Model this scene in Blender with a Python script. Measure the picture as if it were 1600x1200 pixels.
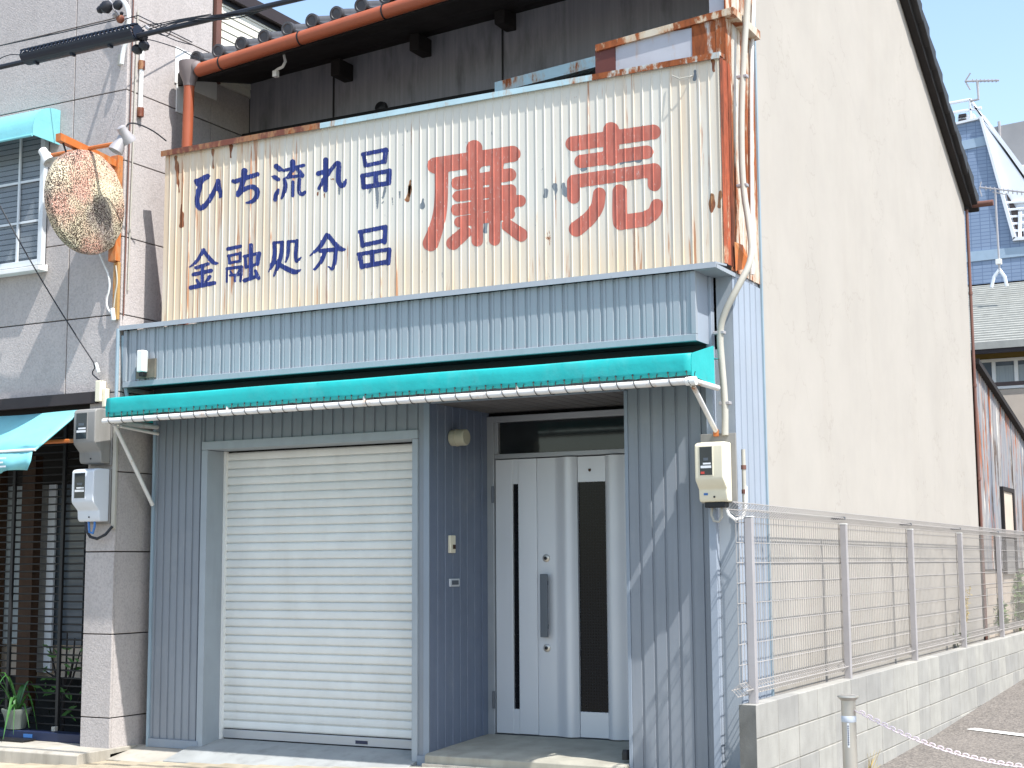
import bpy, bmesh, math, random
import numpy as np
from mathutils import Vector, Matrix
random.seed(7)
R = math.radians
S = bpy.context.scene
COL = S.collection
for o in list(bpy.data.objects):
    bpy.data.objects.remove(o)

# ------------------------------------------------------------------ camera
CF, CYAW, CPIT, CROL = 2277.6, 28.026, 7.057, -0.370
CP = Vector((5.079, -8.360, 1.345))
def _basis():
    y, p, r = R(CYAW), R(CPIT), R(CROL)
    fw = Vector((-math.sin(y)*math.cos(p), math.cos(y)*math.cos(p), math.sin(p)))
    rt = Vector((math.cos(y), math.sin(y), 0)); up = rt.cross(fw)
    return rt*math.cos(r)+up*math.sin(r), -rt*math.sin(r)+up*math.cos(r), fw
RT, UP, FW = _basis()
cam = bpy.data.cameras.new('camera'); cam.sensor_width = 36; cam.lens = CF/1600*36
cam.clip_start = .1; cam.clip_end = 2000
camo = bpy.data.objects.new('camera', cam); COL.objects.link(camo)
mw = Matrix((RT, UP, -FW)).transposed().to_4x4(); mw.translation = CP
camo.matrix_world = mw; S.camera = camo

# ------------------------------------------------------------------ light
SUN = Vector((-1, .35, -1.7)).normalized()          # direction the light travels
world = bpy.data.worlds.new('World'); S.world = world; world.use_nodes = True
wn = world.node_tree.nodes; wl = world.node_tree.links
sky = wn.new('ShaderNodeTexSky'); sky.sky_type = 'NISHITA'; sky.sun_disc = False
sky.sun_elevation = math.asin(-SUN.z); sky.sun_rotation = math.atan2(-SUN.x, -SUN.y)
sky.air_density = 1.25; sky.dust_density = 1.3; sky.ozone_density = 1.0
wn['Background'].inputs['Strength'].default_value = .15
wl.new(sky.outputs[0], wn['Background'].inputs['Color'])
sl = bpy.data.lights.new('sun', 'SUN'); sl.energy = 3.9; sl.angle = R(.55); sl.color = (1, .975, .945)
so = bpy.data.objects.new('sun', sl); COL.objects.link(so)
so.rotation_euler = (-SUN).to_track_quat('Z', 'Y').to_euler(); so.location = (20, -10, 30)
S.view_settings.view_transform = 'Standard'; S.view_settings.look = 'None'
S.view_settings.exposure = .95; S.view_settings.gamma = 1; S.view_settings.use_curve_mapping = False
S.render.engine = 'CYCLES'
S.cycles.max_bounces = 8; S.cycles.diffuse_bounces = 5

# ------------------------------------------------------------------ points measured on known planes
def ray(px, py): return FW + RT*((px-800)/CF) - UP*((py-600)/CF)
def onX(px, py, X): d = ray(px, py); return CP + d*((X-CP.x)/d.x)
def onY(px, py, Y): d = ray(px, py); return CP + d*((Y-CP.y)/d.y)
def onZ(px, py, Z): d = ray(px, py); return CP + d*((Z-CP.z)/d.z)
def pj(x, y, z):
    d = Vector((x, y, z))-CP; w = d.dot(FW)
    return 800+CF*d.dot(RT)/w, 600-CF*d.dot(UP)/w

# ------------------------------------------------------------------ mesh builder
class M:
    def __init__(s): s.v = []; s.f = []
    def add(s, vs, fs):
        n = len(s.v); s.v += [tuple(p) for p in vs]; s.f += [tuple(i+n for i in f) for f in fs]; return s
    def box(s, x0, x1, y0, y1, z0, z1):
        return s.add([(x0,y0,z0),(x1,y0,z0),(x1,y1,z0),(x0,y1,z0),(x0,y0,z1),(x1,y0,z1),(x1,y1,z1),(x0,y1,z1)],
                     [(0,3,2,1),(4,5,6,7),(0,1,5,4),(1,2,6,5),(2,3,7,6),(3,0,4,7)])
    def hexa(s, a, b):      # two quads (lists of 4 points) joined
        return s.add(list(a)+list(b), [(3,2,1,0),(4,5,6,7),(0,1,5,4),(1,2,6,5),(2,3,7,6),(3,0,4,7)])
    def prism(s, poly, axis, a, b):     # poly of 2-D points, extruded along axis from a to b
        def P(p, t):
            return {'x': (t,p[0],p[1]), 'y': (p[0],t,p[1]), 'z': (p[0],p[1],t)}[axis]
        n = len(poly)
        return s.add([P(p,a) for p in poly]+[P(p,b) for p in poly],
                     [tuple(range(n-1,-1,-1)), tuple(range(n,2*n))]+[(i,(i+1)%n,n+(i+1)%n,n+i) for i in range(n)])
    def sheet(s, pts, axis, a, b):      # open polyline of 2-D points swept along axis
        def P(p, t):
            return {'x': (t,p[0],p[1]), 'y': (p[0],t,p[1]), 'z': (p[0],p[1],t)}[axis]
        n = len(pts)
        return s.add([P(p,a) for p in pts]+[P(p,b) for p in pts], [(i,i+1,n+i+1,n+i) for i in range(n-1)])
    def tube(s, path, r, n=8, cap=True, closed=False):
        P = [Vector(p) for p in path]; k = len(P); base = len(s.v)
        rr = r if isinstance(r, (list, tuple)) else [r]*k
        prev = None
        for i in range(k):
            if closed: t = P[(i+1)%k]-P[i-1]
            elif i == 0: t = P[1]-P[0]
            elif i == k-1: t = P[-1]-P[-2]
            else: t = (P[i+1]-P[i]).normalized()+(P[i]-P[i-1]).normalized()
            t.normalize()
            if prev is None:
                a = Vector((0,0,1)) if abs(t.z) < .9 else Vector((1,0,0))
                u = t.cross(a).normalized()
            else:
                u = (prev - t*prev.dot(t))
                u = u.normalized() if u.length > 1e-6 else t.orthogonal().normalized()
            prev = u; w = t.cross(u)
            for j in range(n):
                an = 2*math.pi*(j+.5)/n
                s.v.append(tuple(P[i]+(u*math.cos(an)+w*math.sin(an))*rr[i]))
        for i in range(k if closed else k-1):
            for j in range(n):
                a = base+i*n+j; b = base+i*n+(j+1)%n
                c = base+((i+1)%k)*n+(j+1)%n; d = base+((i+1)%k)*n+j
                s.f.append((a,b,c,d))
        if cap and not closed:
            s.f.append(tuple(base+j for j in range(n-1,-1,-1)))
            s.f.append(tuple(base+(k-1)*n+j for j in range(n)))
        return s
    def lathe(s, prof, origin, axis=(0,0,1), n=24):     # prof: (radius, height along axis)
        ax = Vector(axis).normalized(); u = ax.orthogonal().normalized(); w = ax.cross(u); o = Vector(origin)
        base = len(s.v); k = len(prof)
        for r, h in prof:
            for j in range(n):
                an = 2*math.pi*j/n
                s.v.append(tuple(o+ax*h+(u*math.cos(an)+w*math.sin(an))*r))
        for i in range(k-1):
            for j in range(n):
                s.f.append((base+i*n+j, base+i*n+(j+1)%n, base+(i+1)*n+(j+1)%n, base+(i+1)*n+j))
        s.f.append(tuple(base+j for j in range(n-1,-1,-1))); s.f.append(tuple(base+(k-1)*n+j for j in range(n)))
        return s
    def mesh(s, name, origin=(0,0,0)):
        me = bpy.data.meshes.new(name); ox, oy, oz = origin
        me.from_pydata([(x-ox,y-oy,z-oz) for x,y,z in s.v], [], s.f); me.update()
        return me
    def center(s):
        a = np.array(s.v); lo = a.min(0); hi = a.max(0); c = (lo+hi)/2
        return Vector((float(c[0]), float(c[1]), float(lo[2])))

def thing(name, label, cat, loc=(0,0,0), group=None):
    o = bpy.data.objects.new(name, None); o.empty_display_size = .2; COL.objects.link(o); o.location = loc
    o['label'] = label; o['category'] = cat
    if group: o['group'] = group
    return o
def wloc(o):
    p = Vector(o.location)
    while o.parent: o = o.parent; p += Vector(o.location)
    return p
def obj(name, m, mt, parent=None, label=None, kind=None, cat=None, group=None, smooth=False, bevel=0, seg=2, fix=False):
    c = m.center(); me = m.mesh(name, c)
    if fix:
        bm = bmesh.new(); bm.from_mesh(me); bmesh.ops.recalc_face_normals(bm, faces=bm.faces); bm.to_mesh(me); bm.free()
    o = bpy.data.objects.new(name, me); COL.objects.link(o)
    me.materials.append(mt)
    o.location = c - (wloc(parent) if parent else Vector((0,0,0)))
    if parent: o.parent = parent
    if label: o['label'] = label
    if kind: o['kind'] = kind
    if cat: o['category'] = cat
    if group: o['group'] = group
    if smooth:
        me.polygons.foreach_set('use_smooth', [True]*len(me.polygons))
        me.set_sharp_from_angle(angle=R(40))
    if bevel:
        b = o.modifiers.new('bevel', 'BEVEL'); b.width = bevel; b.segments = seg; b.limit_method = 'ANGLE'; b.angle_limit = R(35)
        me.polygons.foreach_set('use_smooth', [True]*len(me.polygons))
        b.harden_normals = True
    return o
def dup(o, loc, parent=None, mt=None):
    """copy of a part placed at a world position"""
    c = o.copy(); COL.objects.link(c)
    p = parent or o.parent; c.parent = p
    c.location = Vector(loc) - (wloc(p) if p else Vector((0,0,0)))
    return c

# ------------------------------------------------------------------ materials
def srgb(r, g, b):
    f = lambda c: ((c/255+.055)/1.055)**2.4 if c > 10 else c/255/12.92
    return (f(r), f(g), f(b))
class Mat:
    def __init__(s, name):
        s.m = bpy.data.materials.new(name); s.m.use_nodes = True
        s.t = s.m.node_tree; s.n = s.t.nodes; s.b = s.n['Principled BSDF']
        g = s.n.new('ShaderNodeNewGeometry'); s.pos = g.outputs['Position']
        s._xyz = None
    def L(s, a, b): s.t.links.new(a, b)
    def set(s, inp, v):
        if hasattr(v, 'is_linked') or isinstance(v, bpy.types.NodeSocket): s.L(v, inp)
        elif isinstance(v, tuple) and len(v) == 3 and inp.type == 'RGBA': inp.default_value = (*v, 1)
        else: inp.default_value = v
    def xyz(s):
        if not s._xyz:
            n = s.n.new('ShaderNodeSeparateXYZ'); s.L(s.pos, n.inputs[0]); s._xyz = n.outputs
        return s._xyz
    def noise(s, scale, detail=4, stretch=(1,1,1), rough=.55, off=(0,0,0)):
        mp = s.n.new('ShaderNodeMapping'); s.L(s.pos, mp.inputs[0])
        mp.inputs['Scale'].default_value = stretch; mp.inputs['Location'].default_value = off
        n = s.n.new('ShaderNodeTexNoise'); n.inputs['Scale'].default_value = scale
        n.inputs['Detail'].default_value = detail; n.inputs['Roughness'].default_value = rough
        s.L(mp.outputs[0], n.inputs['Vector']); return n.outputs[0]
    def ramp(s, v, a, b, lo=0., hi=1.):
        n = s.n.new('ShaderNodeMapRange'); n.clamp = True; s.set(n.inputs[0], v)
        for i, k in ((1,a),(2,b),(3,lo),(4,hi)): s.set(n.inputs[i], k)
        return n.outputs[0]
    def math(s, op, a, b=0.):
        n = s.n.new('ShaderNodeMath'); n.operation = op; s.set(n.inputs[0], a); s.set(n.inputs[1], b); n.use_clamp = False
        return n.outputs[0]
    def mix(s, f, a, b, mode='MIX'):
        n = s.n.new('ShaderNodeMix'); n.data_type = 'RGBA'; n.blend_type = mode
        s.set(n.inputs[0], f); s.set(n.inputs[6], a); s.set(n.inputs[7], b); return n.outputs[2]
    def rnd(s):
        n = s.n.new('ShaderNodeObjectInfo'); return n.outputs['Random']
    def bump(s, h, dist=.002, strength=1.):
        n = s.n.new('ShaderNodeBump'); n.inputs['Distance'].default_value = dist; n.inputs['Strength'].default_value = strength
        s.L(h, n.inputs['Height']); s.L(n.outputs[0], s.b.inputs['Normal'])
    def out(s, col, rough=.6, metal=0., spec=.4):
        s.set(s.b.inputs['Base Color'], col); s.set(s.b.inputs['Roughness'], rough); s.set(s.b.inputs['Metallic'], metal)
        s.b.inputs['Specular IOR Level'].default_value = spec
        return s.m
def mul(c, k): return tuple(min(1., x*k) for x in c)
def plain(name, col, rough=.55, metal=0., var=.12, vs=5, grime=.0, gcol=(.06,.05,.04), bump=0., bs=150, rv=0., spec=.4, stretch=(1,1,1)):
    m = Mat(name)
    c = m.mix(m.ramp(m.noise(vs, 5, stretch), .3, .7), mul(col, 1-var), mul(col, 1+var))
    if rv:
        c = m.mix(m.ramp(m.rnd(), 0, 1), m.mix(1., c, (1-rv,)*3, 'MULTIPLY'), m.mix(1., c, (1+rv,)*3, 'MULTIPLY'))
    if grime:
        g = m.math('MULTIPLY', m.ramp(m.noise(3.2, 7, (2.2,2.2,.45), .65), .5, .75), grime)
        c = m.mix(g, c, gcol)
    if bump: m.bump(m.noise(bs, 3), .002, bump)
    return m.out(c, m.ramp(m.noise(vs*2, 3), .2, .8, max(.05, rough-.08), min(1, rough+.08)), metal, spec)
RUST = (.22, .062, .018); RUSTD = (.085, .026, .012)

# painted steel siding, blue grey (lower walls)
def siding(name, col, dirt=.25):
    m = Mat(name)
    c = m.mix(m.ramp(m.noise(1.3, 5), .3, .7), mul(col, .92), mul(col, 1.08))
    c = m.mix(m.math('MULTIPLY', m.ramp(m.noise(5, 6, (5,5,.25), .6), .5, .8), dirt), c, mul(col, .6))
    c = m.mix(m.math('MULTIPLY', m.ramp(m.noise(14, 6, (1,1,.5), .7), .66, .74), .5), c, mul(col, .45))
    c = m.mix(m.math('MULTIPLY', m.ramp(m.noise(3, 7, (1,1,.8), .7, (3,1,2)), .56, .8), .3), c, (.36,.37,.36))
    m.bump(m.noise(40, 2), .001, .15)
    return m.out(c, m.ramp(m.noise(8, 4), .3, .7, .38, .58), 0, .45)
BLUE = srgb(113, 134, 154)
m_wall = siding('blue grey siding', srgb(126,132,139))
m_fascia = siding('light blue grey siding', srgb(150,157,163), .2)
m_trim = siding('blue grey trim', srgb(130,140,151), .15)
m_frame = plain('shutter frame paint', srgb(150,158,164), .5, var=.05, grime=.15)
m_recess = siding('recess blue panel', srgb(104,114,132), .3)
m_sidestrip = siding('side strip siding', srgb(150,159,170), .1)
m_slat = plain('cream shutter slat', srgb(213,214,210), .45, var=.05, grime=.12, gcol=(.3,.25,.18), rv=.03)
m_shutbar = plain('aluminium shutter bar', srgb(176,178,180), .4, .3, var=.05)
m_alu = plain('silver door aluminium', srgb(206,209,213), .42, .25, var=.05, vs=2, stretch=(1,1,.3))
m_aluf = plain('aluminium frame', srgb(160,164,168), .45, .4, var=.06)
m_alud = plain('dark aluminium', srgb(96,102,110), .4, .6, var=.06)
m_black = plain('black rubber and plastic', (.012,.012,.014), .5, var=.2)
m_white = plain('white paint', srgb(226,226,222), .5, var=.05, grime=.15, gcol=(.35,.3,.24))
m_cream = plain('cream plastic', srgb(222,214,190), .5, var=.04, grime=.12, gcol=(.4,.33,.22))
m_whiteplastic = plain('white plastic', srgb(205,210,216), .42, var=.03)
m_greyplastic = plain('weathered grey plastic', srgb(138,136,132), .6, var=.06, grime=.3)
m_conduit = plain('beige conduit', srgb(178,174,162), .55, var=.06, grime=.25, gcol=(.2,.15,.1))
m_conduitblue = plain('blue grey conduit', srgb(140,158,168), .55, var=.06, grime=.2)
m_gutter = plain('terracotta gutter plastic', srgb(158,84,56), .45, var=.08, vs=3, grime=.2, gcol=(.2,.08,.04))
m_hopper = plain('grey hopper plastic', srgb(120,110,108), .5, var=.06)
m_tileroof = plain('grey clay roof tile', srgb(66,66,68), .55, var=.2, vs=12, rv=.18, grime=.3)
m_wood = plain('dark eave timber', srgb(36,32,31), .8, var=.3, vs=4, stretch=(1,.3,1))
m_soffit = plain('soffit boards', srgb(92,90,90), .7, var=.15, vs=6, rv=.08)
m_concrete = plain('weathered concrete', srgb(168,162,150), .85, var=.16, vs=3, grime=.45, gcol=(.12,.105,.08), bump=.35, bs=90)
m_apron = plain('grey cement apron', srgb(150,152,150), .85, var=.12, vs=4, grime=.3, bump=.3, bs=120)
m_step = plain('porch slab', srgb(160,156,142), .75, var=.16, vs=6, grime=.35, gcol=(.15,.12,.09), bump=.2, bs=100)
m_paver = plain('ochre paver', srgb(168,156,134), .85, var=.14, vs=9, grime=.3, bump=.4, bs=80, rv=.1)
m_steel = plain('stainless steel', srgb(196,190,180), .36, .65, var=.05, vs=14, stretch=(1,1,.2))
m_galv = plain('galvanised fence', srgb(170,166,166), .45, .25, var=.06)
m_wire = plain('fence wire coating', srgb(168,163,158), .5, .1, var=.08)
m_lamp = plain('lamp cream metal', srgb(176,172,152), .4, var=.05, grime=.25)
m_rope = plain('lacing cord', srgb(60,56,52), .8)
m_teal = None
def canvas(name, col, fade):
    m = Mat(name)
    c = m.mix(m.ramp(m.noise(2.2, 5, (1,1,1.6)), .3, .7), mul(col, .88), mul(col, 1.1))
    c = m.mix(m.math('MULTIPLY', m.ramp(m.noise(5, 7, (1,1,.6), .7), .52, .75), fade), c, (.32,.5,.48))
    c = m.mix(m.math('MULTIPLY', m.ramp(m.noise(22, 5, (1,1,.4), .7), .63, .72), .35), c, (.04,.07,.06))
    m.bump(m.noise(9, 4), .012, .35)
    return m.out(c, .5, 0, .4)
m_teal = canvas('teal awning vinyl', srgb(30,168,166), .12)
m_cyan = canvas('pale turquoise awning vinyl', srgb(122,190,196), .12)

def glass(name, col=(.015,.018,.02), rough=.06):
    m = Mat(name); return m.out(m.mix(m.ramp(m.noise(3,3),.3,.7), mul(col,.8), mul(col,1.3)), rough, 0, .5)
m_glass = glass('dark glass')
def pane(name, tint, a):
    m = Mat(name); m.b.inputs['Alpha'].default_value = a; return m.out(tint, .05, 0, .6)
m_pane = pane('clear window pane', (.16,.19,.22), .32)
m_glassblue = glass('blue grey glass', (.09,.11,.13), .08)
def slotglass():
    m = Mat('dark patterned door glass')
    n = m.n.new('ShaderNodeTexChecker'); mp = m.n.new('ShaderNodeMapping'); m.L(m.pos, mp.inputs[0])
    mp.inputs['Rotation'].default_value = (0, R(45), 0); m.L(mp.outputs[0], n.inputs[0]); n.inputs['Scale'].default_value = 70
    n.inputs[1].default_value = (.003,.0035,.005,1); n.inputs[2].default_value = (.006,.0065,.009,1)
    return m.out(n.outputs[0], .18, 0, .22)
m_dglass = slotglass()

def rusty(name, base, amount, seed, rust=RUST, sx=6., sz=1.2, rough=.6):
    """paint with broad rust patches and runs"""
    m = Mat(name); off = (seed*3.1, seed*1.7, seed*.9)
    c = m.mix(m.ramp(m.noise(4, 5, off=off), .3, .7), mul(base, .88), mul(base, 1.08))
    n1 = m.noise(sx, 9, (1,1,sz/sx*2), .68, off); n2 = m.noise(26, 6, (1,1,.35), .7, off)
    v = m.math('ADD', m.math('MULTIPLY', n1, .8), m.math('MULTIPLY', n2, .2))
    c = m.mix(m.ramp(v, amount+.06-.1, amount+.06+.02), c, mul((.45,.26,.12), 1.))
    r = m.mix(m.ramp(n2, .35, .65), mul(rust,.7), mul(rust,1.5))
    c = m.mix(m.ramp(v, amount+.02, amount+.06), c, r)
    c = m.mix(m.ramp(v, amount+.12, amount+.2), c, RUSTD)
    m.bump(v, .004, .4)
    return m.out(c, m.ramp(v, amount, amount+.08, rough-.15, .85), 0, .35)
m_rustcap = rusty('rust brown flashing', (.16,.05,.028), .52, 1, (.2,.06,.02))
m_bluecap = rusty('pale blue flashing with rust', srgb(176,202,208), .54, 2)
m_capend = rusty('pale blue flashing mostly rusted', srgb(176,198,204), .45, 31)
m_boxcap = rusty('cream flashing with rust', srgb(196,186,166), .47, 3)
m_boxpanel = rusty('grey white panel with rust', srgb(176,178,184), .56, 5, sz=.5)
m_boxrust = rusty('blue panel gone to rust', srgb(178,196,204), .42, 6, sz=.5)
m_rustred = rusty('rust red return sheet', srgb(226,206,184), .38, 7, (.27,.062,.026), sz=.25)
m_bracket = rusty('orange rusty steel', srgb(186,106,54), .55, 8, (.3,.1,.03))
m_rustpost = rusty('dark rusty post', (.12,.035,.025), .6, 9, (.5,.42,.35))
m_topstrip = rusty('cream strip with rust runs', srgb(200,196,184), .47, 10, sz=.3)

def signmat():
    m = Mat('cream corrugated sign sheet'); X, Y, Z = m.xyz()
    base = srgb(212,208,196)
    c = m.mix(m.ramp(m.noise(1.6, 5), .3, .7), mul(base,.93), mul(base,1.04))
    left = m.ramp(X, -.55, -1.5, 0., 1.)
    low = m.ramp(Z, 3.75, 3.15, 0., 1.)
    right = m.math('MULTIPLY', m.ramp(X, .9, 1.9), .8)
    wide = m.math('MAXIMUM', m.math('MAXIMUM', left, m.math('MULTIPLY', low, .8)), right)
    strip = m.ramp(m.noise(3.2, 6, (5.5,1,.22), .6), .36, .7)
    c = m.mix(m.math('MULTIPLY', m.math('MULTIPLY', wide, strip), .62), c, srgb(206,172,128))
    c = m.mix(m.math('MULTIPLY', m.math('MAXIMUM', m.ramp(Z, 3.62, 3.12, 0., .5), m.math('MULTIPLY', left, .22)), m.ramp(m.noise(1.7, 5, (1,1,.8), off=(2,2,2)), .3, .6)), c, srgb(214,184,138))
    # thin rust runs down the ribs
    run = m.noise(3.4, 8, (9,1,.35), .62, (5,0,1))
    amt = m.ramp(wide, 0, 1, .675, .575)
    f = m.ramp(m.math('SUBTRACT', run, amt), 0., .06)
    c = m.mix(m.math('MULTIPLY', f, .8), c, (.40,.14,.04))
    # rust eaten spots
    sp = m.noise(5.5, 7, (1.6,1,.7), .7, (2,0,7))
    c = m.mix(m.ramp(sp, .69, .71), c, (.33,.13,.05))
    c = m.mix(m.ramp(sp, .71, .74), c, RUSTD)
    # grey chips where the paint has peeled, mostly in the middle
    mid = m.math('MULTIPLY', m.ramp(X, -1.0, -.4), m.ramp(X, 1.9, 1.0))
    ch = m.noise(12, 6, (2.4,1,.8), .72, (1,0,4))
    thr = m.ramp(mid, 0, 1, .74, .665)
    c = m.mix(m.math('MULTIPLY', m.ramp(m.math('SUBTRACT', ch, thr), 0., .025), .75), c, srgb(112,120,126))
    # drips from the lettering
    m.bump(m.noise(60, 3), .001, .25)
    return m.out(c, m.ramp(m.noise(9, 4), .3, .7, .4, .62), 0, .4)
m_sign = signmat()
def ink(name, col, faded, k):
    m = Mat(name)
    c = m.mix(m.ramp(m.noise(7, 5, (2,1,.6)), .3, .7), mul(col,.82), mul(col,1.25))
    c = m.mix(m.math('MULTIPLY', m.ramp(m.noise(16, 7, (1.5,1,.5), .7), .5, .75), .55), c, faded)
    c = m.mix(m.math('MULTIPLY', m.ramp(m.noise(70, 5, (1,1,.35), .75), .60, .70), k), c, srgb(205,198,190))
    return m.out(c, .6, 0, .35)
m_inkred = ink('faded red sign paint', srgb(178,102,86), srgb(190,134,120), .75)
m_inkblue = ink('blue sign paint', srgb(34,48,108), srgb(62,84,140), .6)

def stucco(name, col, rv=.05, grime=.25):
    m = Mat(name)
    c = m.mix(m.ramp(m.noise(2.4, 5), .3, .7), mul(col,.92), mul(col,1.06))
    c = m.mix(m.math('MULTIPLY', m.ramp(m.noise(70, 3), .42, .7), .5), c, mul(col,.6))
    r = m.rnd(); c = m.mix(1., c, m.mix(r, (1-rv,1-rv,1-rv), (1+rv,1+rv*.8,1+rv*.8)), 'MULTIPLY')
    c = m.mix(m.math('MULTIPLY', m.ramp(m.noise(2.6, 7, (3,3,.35), .65), .52, .8), grime), c, mul(col,.45))
    m.bump(m.noise(80, 4, rough=.6), .007, .55)
    return m.out(c, .85, 0, .25)
m_stucco = stucco('pinkish stucco panel', srgb(182,175,171))
def plaster():
    m = Mat('beige side wall render'); X, Y, Z = m.xyz()
    col = srgb(170,164,155)
    c = m.mix(m.ramp(m.noise(1.5, 7, rough=.65), .32, .68), mul(col,.95), mul(col,1.04))
    c = m.mix(m.math('MULTIPLY', m.ramp(m.noise(1.6, 8, (4,2.4,.28), .66), .5, .82), .15), c, srgb(150,140,124))
    low = m.ramp(Z, 1.3, .6)
    c = m.mix(m.math('MULTIPLY', low, m.ramp(m.noise(3, 7, rough=.7), .42, .65, 0, .5)), c, srgb(140,132,118))
    cr = m.n.new('ShaderNodeTexVoronoi'); cr.feature = 'DISTANCE_TO_EDGE'; cr.inputs['Scale'].default_value = .55
    mp = m.n.new('ShaderNodeVectorMath'); mp.operation = 'ADD'; m.L(m.pos, mp.inputs[0])
    ns = m.n.new('ShaderNodeTexNoise'); ns.inputs['Scale'].default_value = 3; ns.inputs['Detail'].default_value = 6
    m.L(m.pos, ns.inputs['Vector']); m.L(ns.outputs[1], mp.inputs[1]); m.L(mp.outputs[0], cr.inputs['Vector'])
    c = m.mix(m.math('MULTIPLY', m.ramp(cr.outputs['Distance'], .006, .0), .18), c, srgb(110,98,80))
    m.bump(m.noise(130, 4), .003, .3)
    return m.out(c, .9, 0, .2)
m_plaster = plaster()
def blockmat():
    m = Mat('concrete block'); col = srgb(160,158,152)
    c = m.mix(m.ramp(m.noise(5, 6), .3, .7), mul(col,.86), mul(col,1.08))
    r = m.rnd(); c = m.mix(1., c, m.mix(r, (.86,.86,.87), (1.08,1.07,1.04)), 'MULTIPLY')
    c = m.mix(m.math('MULTIPLY', m.ramp(m.noise(4, 7, (4,4,.4), .65), .5, .78), .4), c, mul(col,.52))
    c = m.mix(m.math('MULTIPLY', m.ramp(m.noise(180, 2), .55, .7), .35), c, mul(col,.55))
    m.bump(m.noise(160, 4), .003, .5)
    return m.out(c, .92, 0, .2)
m_block = blockmat()
m_mortar = plain('mortar', srgb(150,146,136), .95, var=.1, vs=20, bump=.3)
def asphalt(name, col, sp):
    m = Mat(name)
    c = m.mix(m.ramp(m.noise(1.2, 6), .3, .7), mul(col,.85), mul(col,1.15))
    v = m.n.new('ShaderNodeTexVoronoi'); v.inputs['Scale'].default_value = 62; m.L(m.pos, v.inputs['Vector'])
    c = m.mix(m.ramp(v.outputs['Color'], .2, .9), c, m.mix(.5, c, sp))
    m.bump(v.outputs['Distance'], .006, .7)
    return m.out(c, .9, 0, .25)
m_lot = asphalt('worn parking asphalt', srgb(96,91,86), srgb(158,150,140))
m_street = asphalt('street asphalt', srgb(122,120,116), srgb(150,146,140))
m_line = plain('worn white road paint', srgb(225,224,218), .8, var=.08, vs=20, bump=.3)
m_ground = plain('ground', srgb(130,124,112), .95, var=.2, vs=.6)

def rustwall():
    m = Mat('rusty corrugated wall'); 
    c = m.mix(m.ramp(m.noise(2.6, 6, (4,4,.3)), .35, .65), srgb(150,146,142), srgb(112,118,128))
    n = m.noise(2.2, 8, (3.2,3.2,.32), .66, (3,4,1))
    c = m.mix(m.ramp(n, .53, .61), c, srgb(158,94,58)); c = m.mix(m.ramp(n, .60, .68), c, srgb(92,56,40))
    n = m.noise(3.1, 8, (4,4,.4), .66, (9,2,5)); c = m.mix(m.ramp(n, .56, .64), c, srgb(84,70,60))
    n = m.noise(3.4, 8, (5,5,.35), .66, (1,7,3)); c = m.mix(m.ramp(n, .58, .66), c, srgb(196,190,180))
    m.bump(n, .004, .4); return m.out(c, .75, 0, .3)
m_rustwall = rustwall()
def tiled():
    m = Mat('blue tile cladding'); X, Y, Z = m.xyz()
    br = m.n.new('ShaderNodeTexBrick'); mp = m.n.new('ShaderNodeMapping'); m.L(m.pos, mp.inputs[0])
    mp.inputs['Rotation'].default_value = (R(90), 0, 0); m.L(mp.outputs[0], br.inputs['Vector'])
    br.offset = 0; br.inputs['Scale'].default_value = 1; br.inputs['Brick Width'].default_value = .30; br.inputs['Row Height'].default_value = .12
    br.inputs['Mortar Size'].default_value = .012
    br.inputs['Color1'].default_value = (*srgb(124,142,168),1); br.inputs['Color2'].default_value = (*srgb(132,150,175),1)  # both blues lightened to put distance haze into the colour
    br.inputs['Mortar'].default_value = (*srgb(100,118,146),1)
    return m.out(br.outputs[0], .35, 0, .4)
m_bluetile = tiled()
m_bluetile2 = plain('pale blue tile band', srgb(152,172,190), .35, var=.05)
m_whitewall = plain('white wall', srgb(215,220,226), .6, var=.04, vs=1)
m_tarp = plain('grey building sheet', srgb(150,150,152), .7, var=.12, vs=.5)
m_shingle = plain('pale green slate', srgb(160,160,153), .8, var=.1, vs=6, rv=.08, grime=.2)
m_darkfas = plain('dark brown fascia', srgb(52,44,44), .6)
m_ochre = plain('ochre wall', srgb(124,104,52), .8, var=.08)
m_pinkwall = plain('pinkish render', srgb(190,176,160), .85, var=.06)
m_curtain = plain('pale curtain', srgb(150,158,160), .9, var=.12, vs=9, stretch=(6,1,.2))
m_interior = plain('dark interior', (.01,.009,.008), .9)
m_brownpost = plain('brown timber post', srgb(62,40,22), .7, var=.2, vs=6, stretch=(3,3,.4))
m_grille = plain('black grille bar', (.02,.02,.021), .45, .2)
m_brown = plain('brown painted pipe', srgb(112,78,68), .6, var=.1, grime=.2)
m_leaf = plain('strap leaf', (.045,.14,.03), .45, var=.3, vs=15)
m_weed = plain('weed leaf', (.11,.2,.05), .6, var=.35, vs=18)
m_dry = plain('dry grass stalk', srgb(170,150,96), .9, var=.2, vs=20)
m_pot = plain('grey green pot', srgb(110,118,110), .6, var=.06)
m_cable = plain('black cable sheath', (.014,.015,.02), .45, var=.2)
m_cablebox = plain('navy black cable cover', (.012,.016,.028), .4, var=.2)
m_pink = plain('faded pink plastic chain', srgb(226,210,210), .5, var=.06)
m_cream2 = plain('cream alu sash', srgb(210,214,216), .4, .1, var=.05)
m_blind = plain('venetian blind', srgb(196,202,206), .6, var=.05, rv=.05)
m_doorblue = plain('blue door sill', srgb(30,40,68), .5, var=.1)
m_labelw = plain('printed white label', srgb(220,222,224), .5)
m_labelr = plain('red print', srgb(190,70,60), .5)
m_labelb = plain('blue print', srgb(60,110,170), .5)
m_labeld = plain('dark navy plate', srgb(40,46,70), .4)
m_siding2 = plain('cream weatherboard', srgb(226,222,206), .6, var=.05, rv=.03)
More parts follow.
